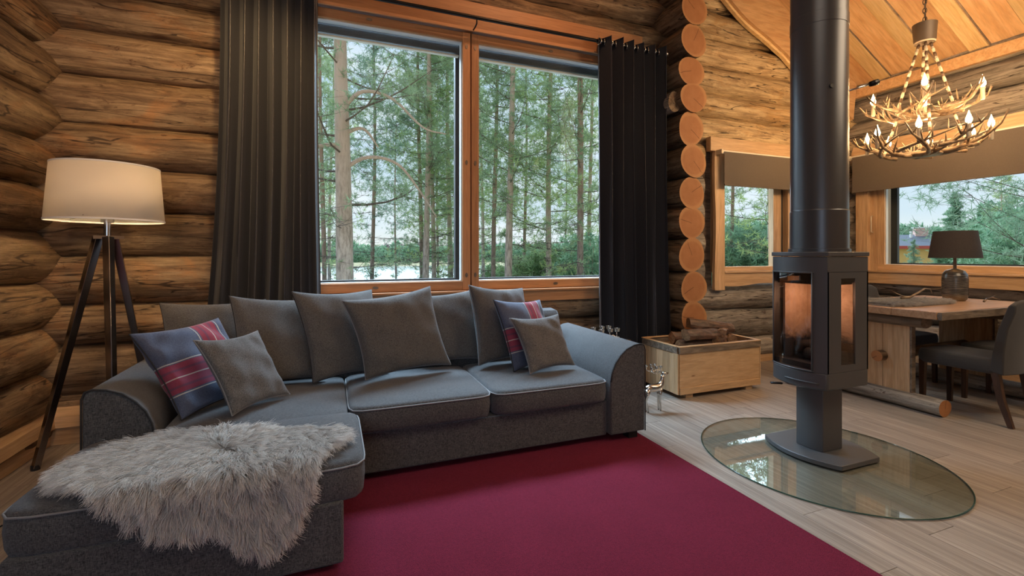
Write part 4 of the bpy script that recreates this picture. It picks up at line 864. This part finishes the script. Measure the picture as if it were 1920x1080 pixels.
for xt in (-.64, .59):
    tr_ = empty('trestle', (xt, 0, 0)); tr_.parent = tb
    for q in range(2): bx('board', 'pine_z', tr_, -.025, .025, -.203+q*.204, -.001+q*.204, .11, .70, .004)
    bx('bark_edge', 'bark_board', tr_, -.024, .026, -.22, -.203, .11, .69)
    logmesh(.86, .062, 820+int(xt*10), end0=True, end1=True, depth=.075).build('foot_beam', ['log_grey', 'log_end'], tr_, loc=(0, 0, .062), rot=(0, 0, PI/2), smooth=True).data.set_sharp_from_angle(angle=R(50))
    logmesh(.66, .05, 830+int(xt*10), depth=.07).build('top_beam', ['bark_board', 'bark_board'], tr_, loc=(0, .02, .722), rot=(0, 0, PI/2), smooth=True).data.set_sharp_from_angle(angle=R(50))
logmesh(1.42, .042, 850, end0=True, end1=True, depth=.042).build('stretcher', ['log_brown', 'log_end'], tb, loc=(-.03, 0, .40), smooth=True).data.set_sharp_from_angle(angle=R(50))

# ------------------------------------------------------------------ dining chairs
def make_chair(label):
    root = empty('dining_chair', (0, 0, 0), label=label, cat='chair', group='upholstered chairs around the dining table')
    # faces +Y, back at -Y
    mb, _ = cushion(-.225, .225, -.24, .27, .375, .490, rad=.03, dome=.01, seed=20); mb.build('seat', 'chair_fabric', root, smooth=True)
    P = [(-.20, .40), (-.215, .55), (-.245, .72), (-.285, .88), (-.30, .93), (-.32, .945), (-.345, .935), (-.34, .88), (-.30, .72), (-.28, .55), (-.275, .38)]
    bk_ = MB(); nx = 10; b = 0
    for i in range(nx+1):
        u = -1+2*i/nx; x = .225*u; cv = -.03*(1-u*u)
        for (y, z) in P: bk_.v.append((x, y+cv, z-(.035*u**6 if z > .8 else 0)))
    for i in range(nx):
        for k in range(len(P)): a, c = i*len(P)+k, i*len(P)+(k+1) % len(P); bk_.f.append([a, c, c+len(P), a+len(P)]); bk_.mi.append(0)
    bk_.f.append(list(range(len(P)))[::-1]); bk_.mi.append(0); bk_.f.append([nx*len(P)+k for k in range(len(P))]); bk_.mi.append(0)
    bk_.build('backrest', 'chair_fabric', root, bevel=.008, smooth='auto')
    for s_ in (-1, 1):
        MB().tube([(s_*.195, .235, .40), (s_*.195, .24, 0)], [.030, .022], 4, ref=(1, 1, 0)).build('leg', 'dark_wood', root, bevel=.002)
        MB().tube([(s_*.19, -.22, .40), (s_*.19, -.25, .2), (s_*.195, -.31, 0)], [.032, .028, .022], 4, ref=(1, 1, 0)).build('leg', 'dark_wood', root, bevel=.002)
    return root
ch = make_chair('grey upholstered dining chair on the near side of the table, nearest the stove'); ch.location = (4.83, 2.15, 0)
dup(ch, (5.44, 2.15, 0), 0, 'grey upholstered dining chair on the near side, beyond the nearest chair')
dup(ch, (5.40, 3.02, 0), PI, 'grey upholstered dining chair on the far side of the table by the wall')

# ------------------------------------------------------------------ things on the table
TZ = .835
tl_ = empty('table_lamp', (5.55, 2.60, TZ), label='table lamp with dark shade and glazed ceramic base on dining table', cat='table lamp')
MB().lathe([(.001, 0), (.075, 0), (.088, .02), (.095, .06), (.097, .20), (.093, .245), (.070, .285), (.030, .30), (.02, .305), (.001, .305)], 40).build('lamp_base', 'glaze', tl_, smooth=True)
MB().tube([(0, 0, .30), (0, 0, .44)], .013, 14).build('neck', 'latch', tl_, smooth='auto')
MB().lathe([(.194, .405), (.158, .662), (.155, .662), (.191, .405)], 48, closed=True).build('lamp_shade', 'shade_dark', tl_, smooth='auto')
bm_ = MB()
for k in range(3): a = k*2*PI/3; bm_.tube([(0, 0, .44), (.156*math.cos(a), .156*math.sin(a), .655)], .002, 5)
bm_.build('shade_carrier', 'chrome', tl_)
fh = empty('reindeer_hide', (4.75, 2.62, TZ), label='grey reindeer hide runner on the dining table under the antlers', cat='hide')
hp = [(-.40, -.14), (-.2, -.20), (.1, -.19), (.35, -.20), (.47, -.14), (.50, -.05), (.44, .06), (.2, .17), (-.1, .2), (-.38, .16)]
MB().prism(hp, (0, 0, 0), (1, 0, 0), (0, 1, 0), (0, 0, 1), .001, .014).build('hide', 'skin', fh)
n = 30000; X = RS.uniform(-.42, .52, n); Yd = RS.uniform(-.21, .21, n); k = inpoly(X, Yd, hp); X, Yd = X[k], Yd[k]
p3 = np.stack([X, Yd, 0*X+.012], 1); nn = np.zeros_like(p3); nn[:, 2] = 1; tan = np.stack([.4+X, Yd*2-.1, 0*X], 1); tan /= np.linalg.norm(tan, axis=1)[:, None]+1e-6
strands('fur', 'wool_dark', fh, p3, tan, nn, .05, .0008, 8, pts=4)
def antler_mesh(mb, main, r, tines, n=7):
    P = [Vector(p) for p in main]; N = len(P); mb.tube(P, [r*(1-.75*i/(N-1)) for i in range(N)], n)
    for (i, d, L) in tines:
        p = P[i]; d = Vector(d).normalized(); up = Vector((0, 0, 1)); q = [p+d*L*t+up*L*.35*t*t for t in (0, .35, .7, 1)]; rr = r*(1-.75*i/(N-1)); mb.tube(q, [rr*.8, rr*.6, rr*.4, rr*.12], n)
an1 = empty('shed_antler', (4.80, 2.55, TZ+.05), label='curved shed antler lying on the reindeer hide', cat='antler'); mb = MB()
antler_mesh(mb, [(-.16, .0, .01), (-.08, -.02, .012), (.02, -.03, .05), (.14, -.02, .085), (.26, 0, .075), (.36, .03, .02)], .012, [(1, (-.5, .8, .1), .12), (4, (.5, -.7, -.1), .10)]); mb.build('beam', 'antler', an1, smooth=True)
an2 = empty('shed_antler', (5.55, 2.38, TZ+.012), label='pale shed antler tip lying beside the table lamp', cat='antler'); mb = MB()
antler_mesh(mb, [(-.02, 0, 0), (.05, .01, .02), (.12, .0, .03), (.2, -.02, .01)], .009, [(1, (.3, -.6, .2), .06)]); mb.build('beam', 'antler', an2, smooth=True)

# ------------------------------------------------------------------ antler chandelier
CX, CY = 5.02, 2.57
chn = empty('antler_chandelier', (CX, CY, 2.14), label='two-tier antler chandelier with lit candle bulbs above the dining table', cat='chandelier')
zt = roofpt(CX)-2.14
lk = None; z = zt-.02; i = 0
while z > 1.24:
    if lk is None:
        lk = MB(); lk.tube([(.014*math.cos(a), 0, .026*math.sin(a)) for a in np.linspace(0, 2*PI, 13)], .0038, 6, cap=False); lk = lk.build('chain_link', 'hub', chn, smooth=True); o = lk
    else: o = lk.copy(); COL.objects.link(o)
    o.location = (0, 0, z); o.rotation_euler = (0, 0, R(90*(i % 2)+20)); z -= .040; i += 1
MB().tube([(.012, 0, zt-.03), (.03, .01, zt-.3), (.008, 0, 1.23)], .004, 6).build('cable', 'black', chn, smooth=True)
MB().lathe([(.001, 1.06), (.075, 1.06), (.080, 1.075), (.088, 1.20), (.090, 1.225), (.08, 1.23), (.001, 1.23)], 28).build('hub', 'hub', chn, smooth='auto')
MB().lathe([(.074, 1.05), (.078, 1.062), (.001, 1.062), (.001, 1.05)], 28).build('hub_rim', 'bone', chn, smooth='auto')
def hang(p0, p1, n=13):
    mb = MB(); p0, p1 = Vector(p0), Vector(p1); d = (p1-p0); 
    for q in range(n):
        a = p0+d*(q/n); b_ = p0+d*((q+.86)/n); mb.cur = q % 2; mb.tube([a, a+(b_-a)*.5, b_], [.0105, .013, .0105], 8); mb.cur = 1; mb.tube([b_, p0+d*((q+1)/n)], .010, 8)
    return mb.build('antler_strand', ['horn_dark', 'bone'], chn, smooth=True)
for k in range(4):
    a = R(35+90*k); c, s_ = math.cos(a), math.sin(a); hang((c*.04, s_*.04, 1.05), (c*.20, s_*.20, .44)); hang((c*.19, s_*.19, .41), (c*.29, s_*.29, .06), 8)
a_big = None
def tier(nant, rad, z0, scale, seed):
    rs = random.Random(seed); mesh_objs = []
    for k in range(nant):
        a = 2*PI*k/nant+rs.uniform(-.12, .12); sgn = 1 if k % 2 else -1; mb = MB(); q = scale
        main = [(-.02, 0, 0), (.12*q, .04*sgn*q, -.01), (.26*q, .05*sgn*q, .015), (.40*q, .02*sgn*q, .07*q), (.52*q, -.05*sgn*q, .15*q), (.585*q, -.10*sgn*q, .26*q)]
        tn = [(1, (.5, .8*sgn, .55), .15*q), (2, (.3, -.75*sgn, .7), .17*q), (3, (.35, .75*sgn, .8), .15*q), (3, (.7, -.2*sgn, 1.2), .11*q), (4, (.3, .8*sgn, .8), .10*q), (2, (.6, .5*sgn, 1.0), .10*q)]
        antler_mesh(mb, main, .022, tn); mb.build('antler', 'antler', chn, loc=(.05*math.cos(a), .05*math.sin(a), z0+rs.uniform(-.01, .02)), rot=(0, rs.uniform(-.06, .06), a), smooth=True)
    # tangential antlers tie the ring together
    for k in range(nant-2):
        a = 2*PI*k/(nant-2)+.3; mb = MB(); rr = rad*.62; sp2 = 1.25
        main = [(rr*math.cos(a+sp2*t)*(1+.35*t), rr*math.sin(a+sp2*t)*(1+.35*t), z0+.01+.05*t+.10*t*t) for t in (0, .2, .4, .6, .8, 1)]
        out = Vector((math.cos(a+.6), math.sin(a+.6), .8)); antler_mesh(mb, main, .018, [(2, out, .11), (3, out*1+Vector((0, 0, .6)), .10), (4, (-out.x*.3, -out.y*.3, 1), .08)]); mb.build('antler', 'antler', chn, smooth=True)
tier(9, .50, .05, .86, 1); tier(7, .40, .39, .72, 2)
for (zr, rr) in ((.045, .12), (.385, .10)): MB().lathe([(.001, zr-.02), (rr, zr-.012), (rr*1.05, zr), (rr*.9, zr+.012), (.001, zr+.016)], 24).build('antler_boss', 'antler', chn, smooth=True)
cd = None
def candle(x, y, z):
    global cd
    if cd is None:
        cd = MB().lathe([(.001, 0), (.012, .0), (.016, .01), (.0155, .09), (.019, .10), (.019, .106), (.001, .106)], 14).build('candle', 'bone', chn, smooth='auto')
        MB().lathe([(.001, .106), (.010, .108), (.022, .128), (.0225, .145), (.014, .172), (.006, .195), (.0008, .215)], 14).build('bulb', 'bulb', cd, smooth=True)
        cd.location = (x, y, z); o = cd
    else:
        o = cd.copy(); COL.objects.link(o); o.location = (x, y, z)
        b_ = cd.children[0].copy(); COL.objects.link(b_); b_.parent = o
    p = light('POINT', 'candle_glow', (x, y, z+.22), 7.0, (1, .60, .27), shadow_soft_size=.02); p.parent = chn
for k in range(8): a = R(22+45*k); candle(.42*math.cos(a), .42*math.sin(a), .10)
for k in range(4): a = R(-63+90*k); candle(.37*math.cos(a), .37*math.sin(a), .46)

# ------------------------------------------------------------------ outdoors: ground, lake
gd = MB(); NX, NY = 90, 70; gx = np.concatenate([np.linspace(-160, -10, 20), np.linspace(-8, 60, 45), np.linspace(64, 240, 25)]); gy = np.concatenate([np.linspace(4.55, 40, 30), np.linspace(44, 260, 40)])
def land(x, y):
    s_ = 1/(1+math.exp(-(x-.33*y-1.5)*.9)); far = 1/(1+math.exp(-(y-124+.05*x)*.5)); near = 1/(1+math.exp((y-9)*1.2))
    k = max(s_, far, near); return -2.6*(1-k)-(1.35+.03*max(0, min(20, y-10)) if False else 1.35)*k+(.15*math.sin(x*.3)*math.cos(y*.27)*k if x*x+y*y > 500 else 0)
for y in gy:
    for x in gx: gd.v.append((x, y, land(x, y)))
for j in range(len(gy)-1):
    for i in range(len(gx)-1): a = j*len(gx)+i; gd.f.append([a, a+1, a+len(gx)+1, a+len(gx)]); gd.mi.append(0)
b = len(gd.v); gd.v += [(6.9, -60, -1.35), (240, -60, -1.35), (240, 4.56, -1.35), (6.9, 4.56, -1.35)]; gd.f.append([b, b+1, b+2, b+3]); gd.mi.append(0)
g_ = gd.build('ground', 'meadow', None, smooth=True, fix=False); tag(g_, kind='structure')
lk_ = MB(); lk_.v = [(-200, 5, -1.9), (130, 5, -1.9), (130, 150, -1.9), (-200, 150, -1.9)]; lk_.f = [[0, 1, 2, 3]]; lk_.mi = [0]; tag(lk_.build('lake', 'lake', None, fix=False), kind='structure')

# ------------------------------------------------------------------ trees
def tufts(cent, size, nt, seed, up=.25, wid=.06):
    """needle tufts: nt thin triangles from each centre"""
    rs = np.random.RandomState(seed); n = len(cent); c = np.repeat(np.asarray(cent), nt, 0); sz = np.repeat(np.broadcast_to(size, n), nt)[:, None]
    d = rs.normal(0, 1, (n*nt, 3)); d[:, 2] += up; d /= np.linalg.norm(d, axis=1)[:, None]; s_ = np.cross(d, rs.normal(0, 1, (n*nt, 3))); s_ /= np.linalg.norm(s_, axis=1)[:, None]+1e-9
    L = sz*(.6+.6*rs.rand(n*nt, 1)); w = L*wid; c = c+d*L*.08
    V = np.stack([c-s_*w, c+s_*w, c+d*L], 1).reshape(-1, 3); return V
def tri_obj(name, V, mat, parent, loc_=(0, 0, 0)):
    me = bpy.data.meshes.new(name); nv = len(V); me.vertices.add(nv); me.vertices.foreach_set('co', V.astype(np.float32).ravel()); nt = nv//3
    me.loops.add(nv); me.loops.foreach_set('vertex_index', np.arange(nv, dtype=np.int32)); me.polygons.add(nt); me.polygons.foreach_set('loop_start', np.arange(0, nv, 3, dtype=np.int32)); me.polygons.foreach_set('loop_total', np.full(nt, 3, dtype=np.int32))
    me.update(calc_edges=True); me.materials.append(MAT[mat]); o = bpy.data.objects.new(name, me); COL.objects.link(o); o.location = loc_
    if parent: o.parent = parent
    tag(o, kind='stuff'); return o
def pine(seed, H, r, crown, bare, lean=(0, 0), nb=46, spread=1.0, leaf='needles', bark='bark_pine', dens=1.0, tuft=.20):
    """returns Empty root with trunk, branches, needles"""
    rs = np.random.RandomState(seed); root = empty('pine_tree'); ph = rs.rand(3)*6
    def tp(z): t = z/H; return Vector((lean[0]*t*H+.06*math.sin(t*5+ph[0]), lean[1]*t*H+.05*math.sin(t*6+ph[1]), z))
    zs = np.linspace(0, H, 18); MB().tube([tp(z) for z in zs], [r*(1-.72*z/H)*(1+.05*rs.randn()) for z in zs], 10).build('trunk', bark, root, smooth=True, fix=False)
    br = MB(); C = []; S_ = []
    for k in range(nb):
        t = (k+rs.rand())/nb; z = bare+(H-bare)*t; fol = z > crown; a = rs.rand()*2*PI; L = spread*((1.9*(1-.62*t)+.35*rs.rand()) if fol else rs.uniform(.6, 1.7))
        p = tp(z); d = Vector((math.cos(a), math.sin(a), rs.uniform(-.1, .35) if fol else rs.uniform(-.3, .1))); n_ = 5; P = [p]
        for q in range(1, n_+1):
            d = (d+Vector((rs.normal(0, .13), rs.normal(0, .13), .10 if fol else .03))).normalized(); P.append(P[-1]+d*L/n_)
        r0 = max(.010, r*.16*(1-t*.5)) if fol else .009; br.tube(P, [r0*(1-.8*q/n_) for q in range(n_+1)], 4, cap=False)
        for q in range(1, n_+1):
            for w_ in range(3 if fol else 4):
                dd = Vector((rs.normal(), rs.normal(), rs.normal()*.4+(.25 if fol else -.05))).normalized(); l2 = L*rs.uniform(.14, .34); e = P[q]+dd*l2; m2 = P[q]+dd*l2*.5+Vector((0, 0, -.02))
                br.tube([P[q], m2, e], [.006, .004, .002], 3, cap=False)
                if fol or rs.rand() < .30:
                    for _ in range(int(3*dens) if fol else 1): C.append(tuple(e+Vector(rs.normal(0, .10, 3)*L*.7))); S_.append(tuft*rs.uniform(.7, 1.2))
                    C.append(tuple(m2)); S_.append(tuft*.8)
    b_ = br.build('branches', 'twig', root, fix=False); tag(b_, kind='stuff')
    tri_obj('needles', tufts(C, np.array(S_), 13, seed+1, wid=.05), leaf, root); return root
def place(o, px, dist, base=-1.35, label=None, group=None, rz=0.0, sc=1.0):
    t = (px-960)/F; S, C = math.sin(YAW), math.cos(YAW); o.location = ((S+C*t)*dist, (C-S*t)*dist, base); o.rotation_euler = (0, 0, rz); o.scale = (sc, sc, sc); tag(o, label, 'tree', group); return o
GT = 'pine trees outside the big window'
big = pine(11, 13, .19, 3.4, 1.6, lean=(.0, 0), nb=40, spread=1.25, dens=.9, tuft=.16); place(big, 641, 9.2, label='thick pale-barked pine trunk nearest the big window, on its left', group=GT)
v1 = pine(12, 14, .085, 3.6, .8, nb=60, bark='bark_grey', dens=.8, tuft=.17); v2 = pine(13, 15, .115, 4.2, .8, nb=60, dens=.8, tuft=.17); v3 = pine(14, 13, .10, 3.2, .6, nb=64, lean=(.012, 0), leaf='needles_bright', dens=.8, tuft=.17); v4 = pine(15, 12, .075, 4.5, 1.0, nb=46, bark='bark_grey', leaf='needles_blue', dens=.7, tuft=.17)
place(v4, 699, 15, label='slim dark pine just right of the thick trunk, against open water', group=GT)
place(v1, 787, 16, label='first of the close-set slim pines left of the window mullion', group=GT, rz=.5)
def cp(v, px, d, label, rz, sc=1.0, base=-1.35, group=GT): return place(dup(v, (0, 0, 0)), px, d, base, label, group, rz, sc)
cp(v2, 801, 14.5, 'thicker pine in the middle of the close-set pines left of the mullion', 1.2, .95)
cp(v3, 812, 15.5, 'slightly leaning pine of the close-set pines left of the mullion', 2.1, .95)
cp(v2, 842, 17, 'pine nearest the left side of the window mullion', 4.0, .95)
place(v2, 957, 13, label='reddish pine trunk in the right pane, second from the mullion', group=GT)
cp(v1, 929, 15, 'slim grey pine trunk in the right pane, first from the mullion', 3.3)
place(v3, 1029, 13.5, label='leaning reddish pine in the middle of the right pane', group=GT)
cp(v1, 1086, 12.5, 'grey pine trunk next to the right curtain', 5.1, 1.15)
cp(v1, 604, 13, 'dark pine beside the left curtain edge', .9, .9); cp(v4, 742, 24, 'distant pine seen through the gap over the water', 2.9, .8)
for k, (px, d, v) in enumerate(((618, 24, v3), (868, 24, v4), (905, 22, v3), (985, 22, v1), (1105, 18, v3), (1060, 30, v4), (820, 27, v1))):
    cp(v, px, d, ('pine of the back row beside the left curtain', 'pine of the back row just left of the window mullion', 'pine of the back row just right of the window mullion', 'pine of the back row behind the reddish trunk in the right pane', 'pine of the back row half behind the right curtain', 'farthest pine of the back row, between the leaning and the grey pine', 'pine of the back row behind the close-set slim pines')[k], k*1.3, 1.0, group='second row of pines')
# long arching limbs of the big tree
lb = MB()
def smooth_path(P, k=5):
    P = [Vector(p) for p in P]; P = [P[0]*2-P[1]]+P+[P[-1]*2-P[-2]]; o = []
    for i in range(1, len(P)-2):
        for j in range(k):
            t = j/k; a, b, c, d = P[i-1:i+3]; o.append(.5*((2*b)+(c-a)*t+(2*a-5*b+4*c-d)*t*t+(-a+3*b-3*c+d)*t**3))
    return o+[P[-2]]
for P in ([(0, 0, 4.3), (.5, .1, 4.6), (1.1, .1, 4.5), (1.6, .1, 3.9), (1.9, 0, 3.4)], [(0, 0, 5.5), (.4, 0, 5.9), (1.0, .1, 5.85), (1.6, 0, 5.3), (2.1, 0, 5.2)], [(0, 0, 4.8), (-.5, 0, 4.7), (-1.0, .1, 4.3)], [(0, 0, 5.0), (.4, 0, 5.15), (.7, 0, 4.8)]): Q = smooth_path(P); lb.tube(Q, [.048*(1-.8*i/len(Q)) for i in range(len(Q))], 7)
lb.build('limb', 'bark_pine', big, smooth=True)
# dense young growth low in the right pane
def spruce(seed, H, rad, leaf='forest_green', nt=14, n=700, name='spruce_tree'):
    rs = np.random.RandomState(seed); root = empty(name); MB().tube([(0, 0, 0), (0, 0, H*.97)], [H*.018, .01], 7).build('trunk', 'bark_grey', root, fix=False)
    C = []; S_ = []; nb = n//8
    for k in range(nb):
        t = (k+rs.rand())/nb; z = H*(.05+.95*t); L = rad*(1-t)**.85*rs.uniform(.55, 1.12)+.06; a = rs.rand()*2*PI
        for q in range(9):
            u = (q+.5)/9; w = L*.16*(1-u)+.03; C.append((L*u*math.cos(a)+rs.normal(0, w), L*u*math.sin(a)+rs.normal(0, w), z-L*.22*u+L*.18*u*u*u+rs.normal(0, .03))); S_.append((H*.035+.07)*(1.15-.5*u)*(1.1-.55*t))
    tri_obj('foliage', tufts(np.array(C), np.array(S_), nt, seed, up=-.05, wid=.08), leaf, root); return root
s1 = spruce(31, 7.6, 2.6, n=2200); place(s1, 1790, 38, label='tall spruce behind the table lamp shade', group='trees outside the dining window')
s2 = spruce(32, 3.4, 1.15, 'needles_blue', n=500); place(s2, 1713, 26, label='small young spruce in front of the yellow house', group='trees outside the dining window')
cp(s1, 1838, 40, 'spruce just right of the tall one behind the lamp', 1.1, .86, group='trees outside the dining window')
for k, (px, d, sc) in enumerate(((1760, 34, .42), (1905, 40, .8))): cp(s1, px, d, ('low spruce beside the house, left of the lamp shade', 'spruce at the right edge behind the leafy trees')[k], k*.9, sc, group='trees right of the spruces')
def bush(seed, H, rad, leaf, n=600):
    rs = np.random.RandomState(seed); root = empty('young_tree'); st_ = MB()
    for k in range(5): a = rs.rand()*6.28; st_.tube([(0, 0, 0), (rad*.3*math.cos(a), rad*.3*math.sin(a), H*.5), (rad*.6*math.cos(a), rad*.6*math.sin(a), H*.85)], [.03, .02, .008], 5, cap=False)
    st_.build('stems', 'bark_grey', root, fix=False)
    p = rs.normal(0, 1, (n, 3)); p /= np.linalg.norm(p, axis=1)[:, None]; p *= (rs.rand(n, 1)**.4); C = p*np.array([rad, rad, H*.48])+np.array([0, 0, H*.52]); tri_obj('foliage', tufts(C, .26, 14, seed, wid=.11), leaf, root); return root
bA = bush(41, 2.9, 1.3, 'bush_green'); bB = bush(42, 4.2, 1.5, 'forest_green')
place(bA, 1015, 17, label='low leafy undergrowth bush below the pines in the right pane', group='bushes below the pines')
for k, (px, d, v, sc) in enumerate(((965, 24, bA, .8), (1060, 16, bA, .8), (1105, 15, bB, .8), (1085, 22, bB, .9), (925, 30, bA, .7), (1040, 27, bB, .7))): cp(v, px, d, ('bush between the slim grey and the reddish pine trunks', 'bush right of the leaning pine in the right pane', 'bush low beside the right curtain', 'taller bush behind the grey pine by the right curtain', 'far low bush just right of the mullion', 'far bush behind the leaning pine')[k], k, sc, group='bushes below the pines')
place(bB, 1370, 20, label='leafy young tree low in the left half of the small annex window', group='young trees outside the small window')
for k, (px, d, v, sc) in enumerate(((1400, 22, bB, 1.05), (1430, 19, bB, .95), (1460, 24, bB, 1.2), (1385, 28, bA, 1.5), (1350, 24, bB, 1.15), (1480, 20, bB, 1.0))): cp(v, px, d, ('leafy young tree left of centre in the small annex window', 'leafy young tree right of centre in the small annex window', 'taller leafy tree at the right side of the small annex window', 'far low leafy tree in the small annex window', 'leafy tree at the left edge of the small annex window', 'leafy tree behind the right stile of the small annex window')[k], k*1.7, sc, group='young trees outside the small window')
cp(v3, 1446, 12, 'pine trunk at the right edge of the small annex window', .4, group='pines outside the small window'); cp(v1, 1375, 20, 'slim pine rising behind the young trees at the small window', 2.2, group='pines outside the small window')
rp_ = pine(77, 11, .13, 1.6, .6, nb=70, spread=2.1, dens=1.6, tuft=.20, leaf='needles_blue'); place(rp_, 2075, 11, label='pine reaching its branches in from the right of the dining window', group='trees outside the dining window'); 
# far forest across the lake and behind the house: uncountable
def forest(name, seed, n, xr, yfun, zr, size, leaf, label):
    rs = np.random.RandomState(seed); X = rs.uniform(*xr, n); d = rs.rand(n)*18; Y = yfun(X)+d; hmax = zr[1]*(.55+.45*np.abs(np.sin(X*.7+np.sin(X*.23)*3))*(.6+.4*np.sin(X*2.1))); Z = zr[0]+(hmax-zr[0])*rs.rand(n)
    o = tri_obj(name, tufts(np.stack([X, Y, Z], 1), size, 9, seed, wid=.22), leaf, None); tag(o, label, 'forest')
forest('forest_thicket', 51, 9000, (-120, 170), lambda X: 175-.1*X, (-1.5, 5.5), 1.5, 'thicket_brown', 'brownish bare forest along the far shore of the lake')
forest('evergreen_forest', 52, 5000, (-120, 170), lambda X: 148-.1*X, (-1.5, 6.0), 1.3, 'forest_green', 'green conifers scattered in the forest beyond the lake')
rs = np.random.RandomState(53); n = 9000; s_ = rs.uniform(62, 85, n); pxs = rs.uniform(1300, 2300, n); tt = (pxs-960)/F; Sg, Cg = math.sin(YAW), math.cos(YAW)
hm = 1.4+ (4.2)*(.6+.4*np.abs(np.sin(pxs*.045+np.sin(pxs*.02)*2)))
tag(tri_obj('evergreen_forest', tufts(np.stack([(Sg+Cg*tt)*s_, (Cg-Sg*tt)*s_, -1.3+(hm+1.3)*rs.rand(n)], 1), .8, 10, 53, wid=.2), 'forest_green', None), 'green forest edge behind the yellow house', 'forest')
# yellow house
hc = Vector((0, 0, 0)); t = (1712-960)/F; D_ = 56; hx_, hy_ = (Sg+Cg*t)*D_, (Cg-Sg*t)*D_
hs_ = empty('house', (hx_, hy_, -1.35), rz=math.atan2(hy_, hx_)-PI/2+.25, label='yellow house with dark roof and chimney among trees outside the dining window', cat='house')
bx('wall', 'house_yellow', hs_, -5, 9, -2.5, 2.5, 0, 3.5, 0); bx('fascia', 'house_red', hs_, -5.5, 9.5, -3.3, -3.12, 3.22, 3.56, 0)
MB().prism([(-3.1, 3.55), (0, 4.95), (3.1, 3.55), (3.1, 3.4), (-3.1, 3.4)], (0, 0, 0), (0, 1, 0), (0, 0, 1), (1, 0, 0), -5.5, 9.5).build('roof', 'house_roof', hs_)
cm = bx('chimney', 'house_pink', hs_, .1, 1.3, -.5, .5, 4.4, 5.7, 0); bx('chimney_cap', 'white_paint', hs_, -.05, 1.45, -.6, .6, 5.7, 5.82, 0); bx('ladder_post', 'white_paint', hs_, -.5, -.3, -.9, -.7, 4.3, 5.4, 0)
for xx in (-3.4, 2.6, 5.8):
    f_ = bx('window', 'white_paint', hs_, xx, xx+1.2, -2.56, -2.48, 1.2, 2.5, 0); bx('pane', 'window_black', f_, -.5, .5, -.07, -.03, -.55, .55, 0)
bx('downpipe', 'white_paint', hs_, 1.4, 1.52, -2.6, -2.48, 0, 3.4, 0)

cp(bB, 1868, 27, 'leafy tree in the thicket right of the lamp shade', 0, 1.15, group='leafy trees right of the spruces')
cp(bB, 1900, 24, 'leafy tree in the thicket near the right picture edge', 2, 1.20, group='leafy trees right of the spruces')
cp(bB, 1850, 33, 'farther leafy tree just right of the spruces', 4, 1.30, group='leafy trees right of the spruces')
cp(bB, 1930, 22, 'leafy tree at the far right end of the thicket', 6, 1.20, group='leafy trees right of the spruces')
cp(bB, 1885, 36, 'tallest leafy tree at the back of the thicket', 8, 1.70, group='leafy trees right of the spruces')
cp(v3, 1880, 30, 'pine standing behind the thicket right of the spruces', 1.0, .62, group='trees outside the dining window')
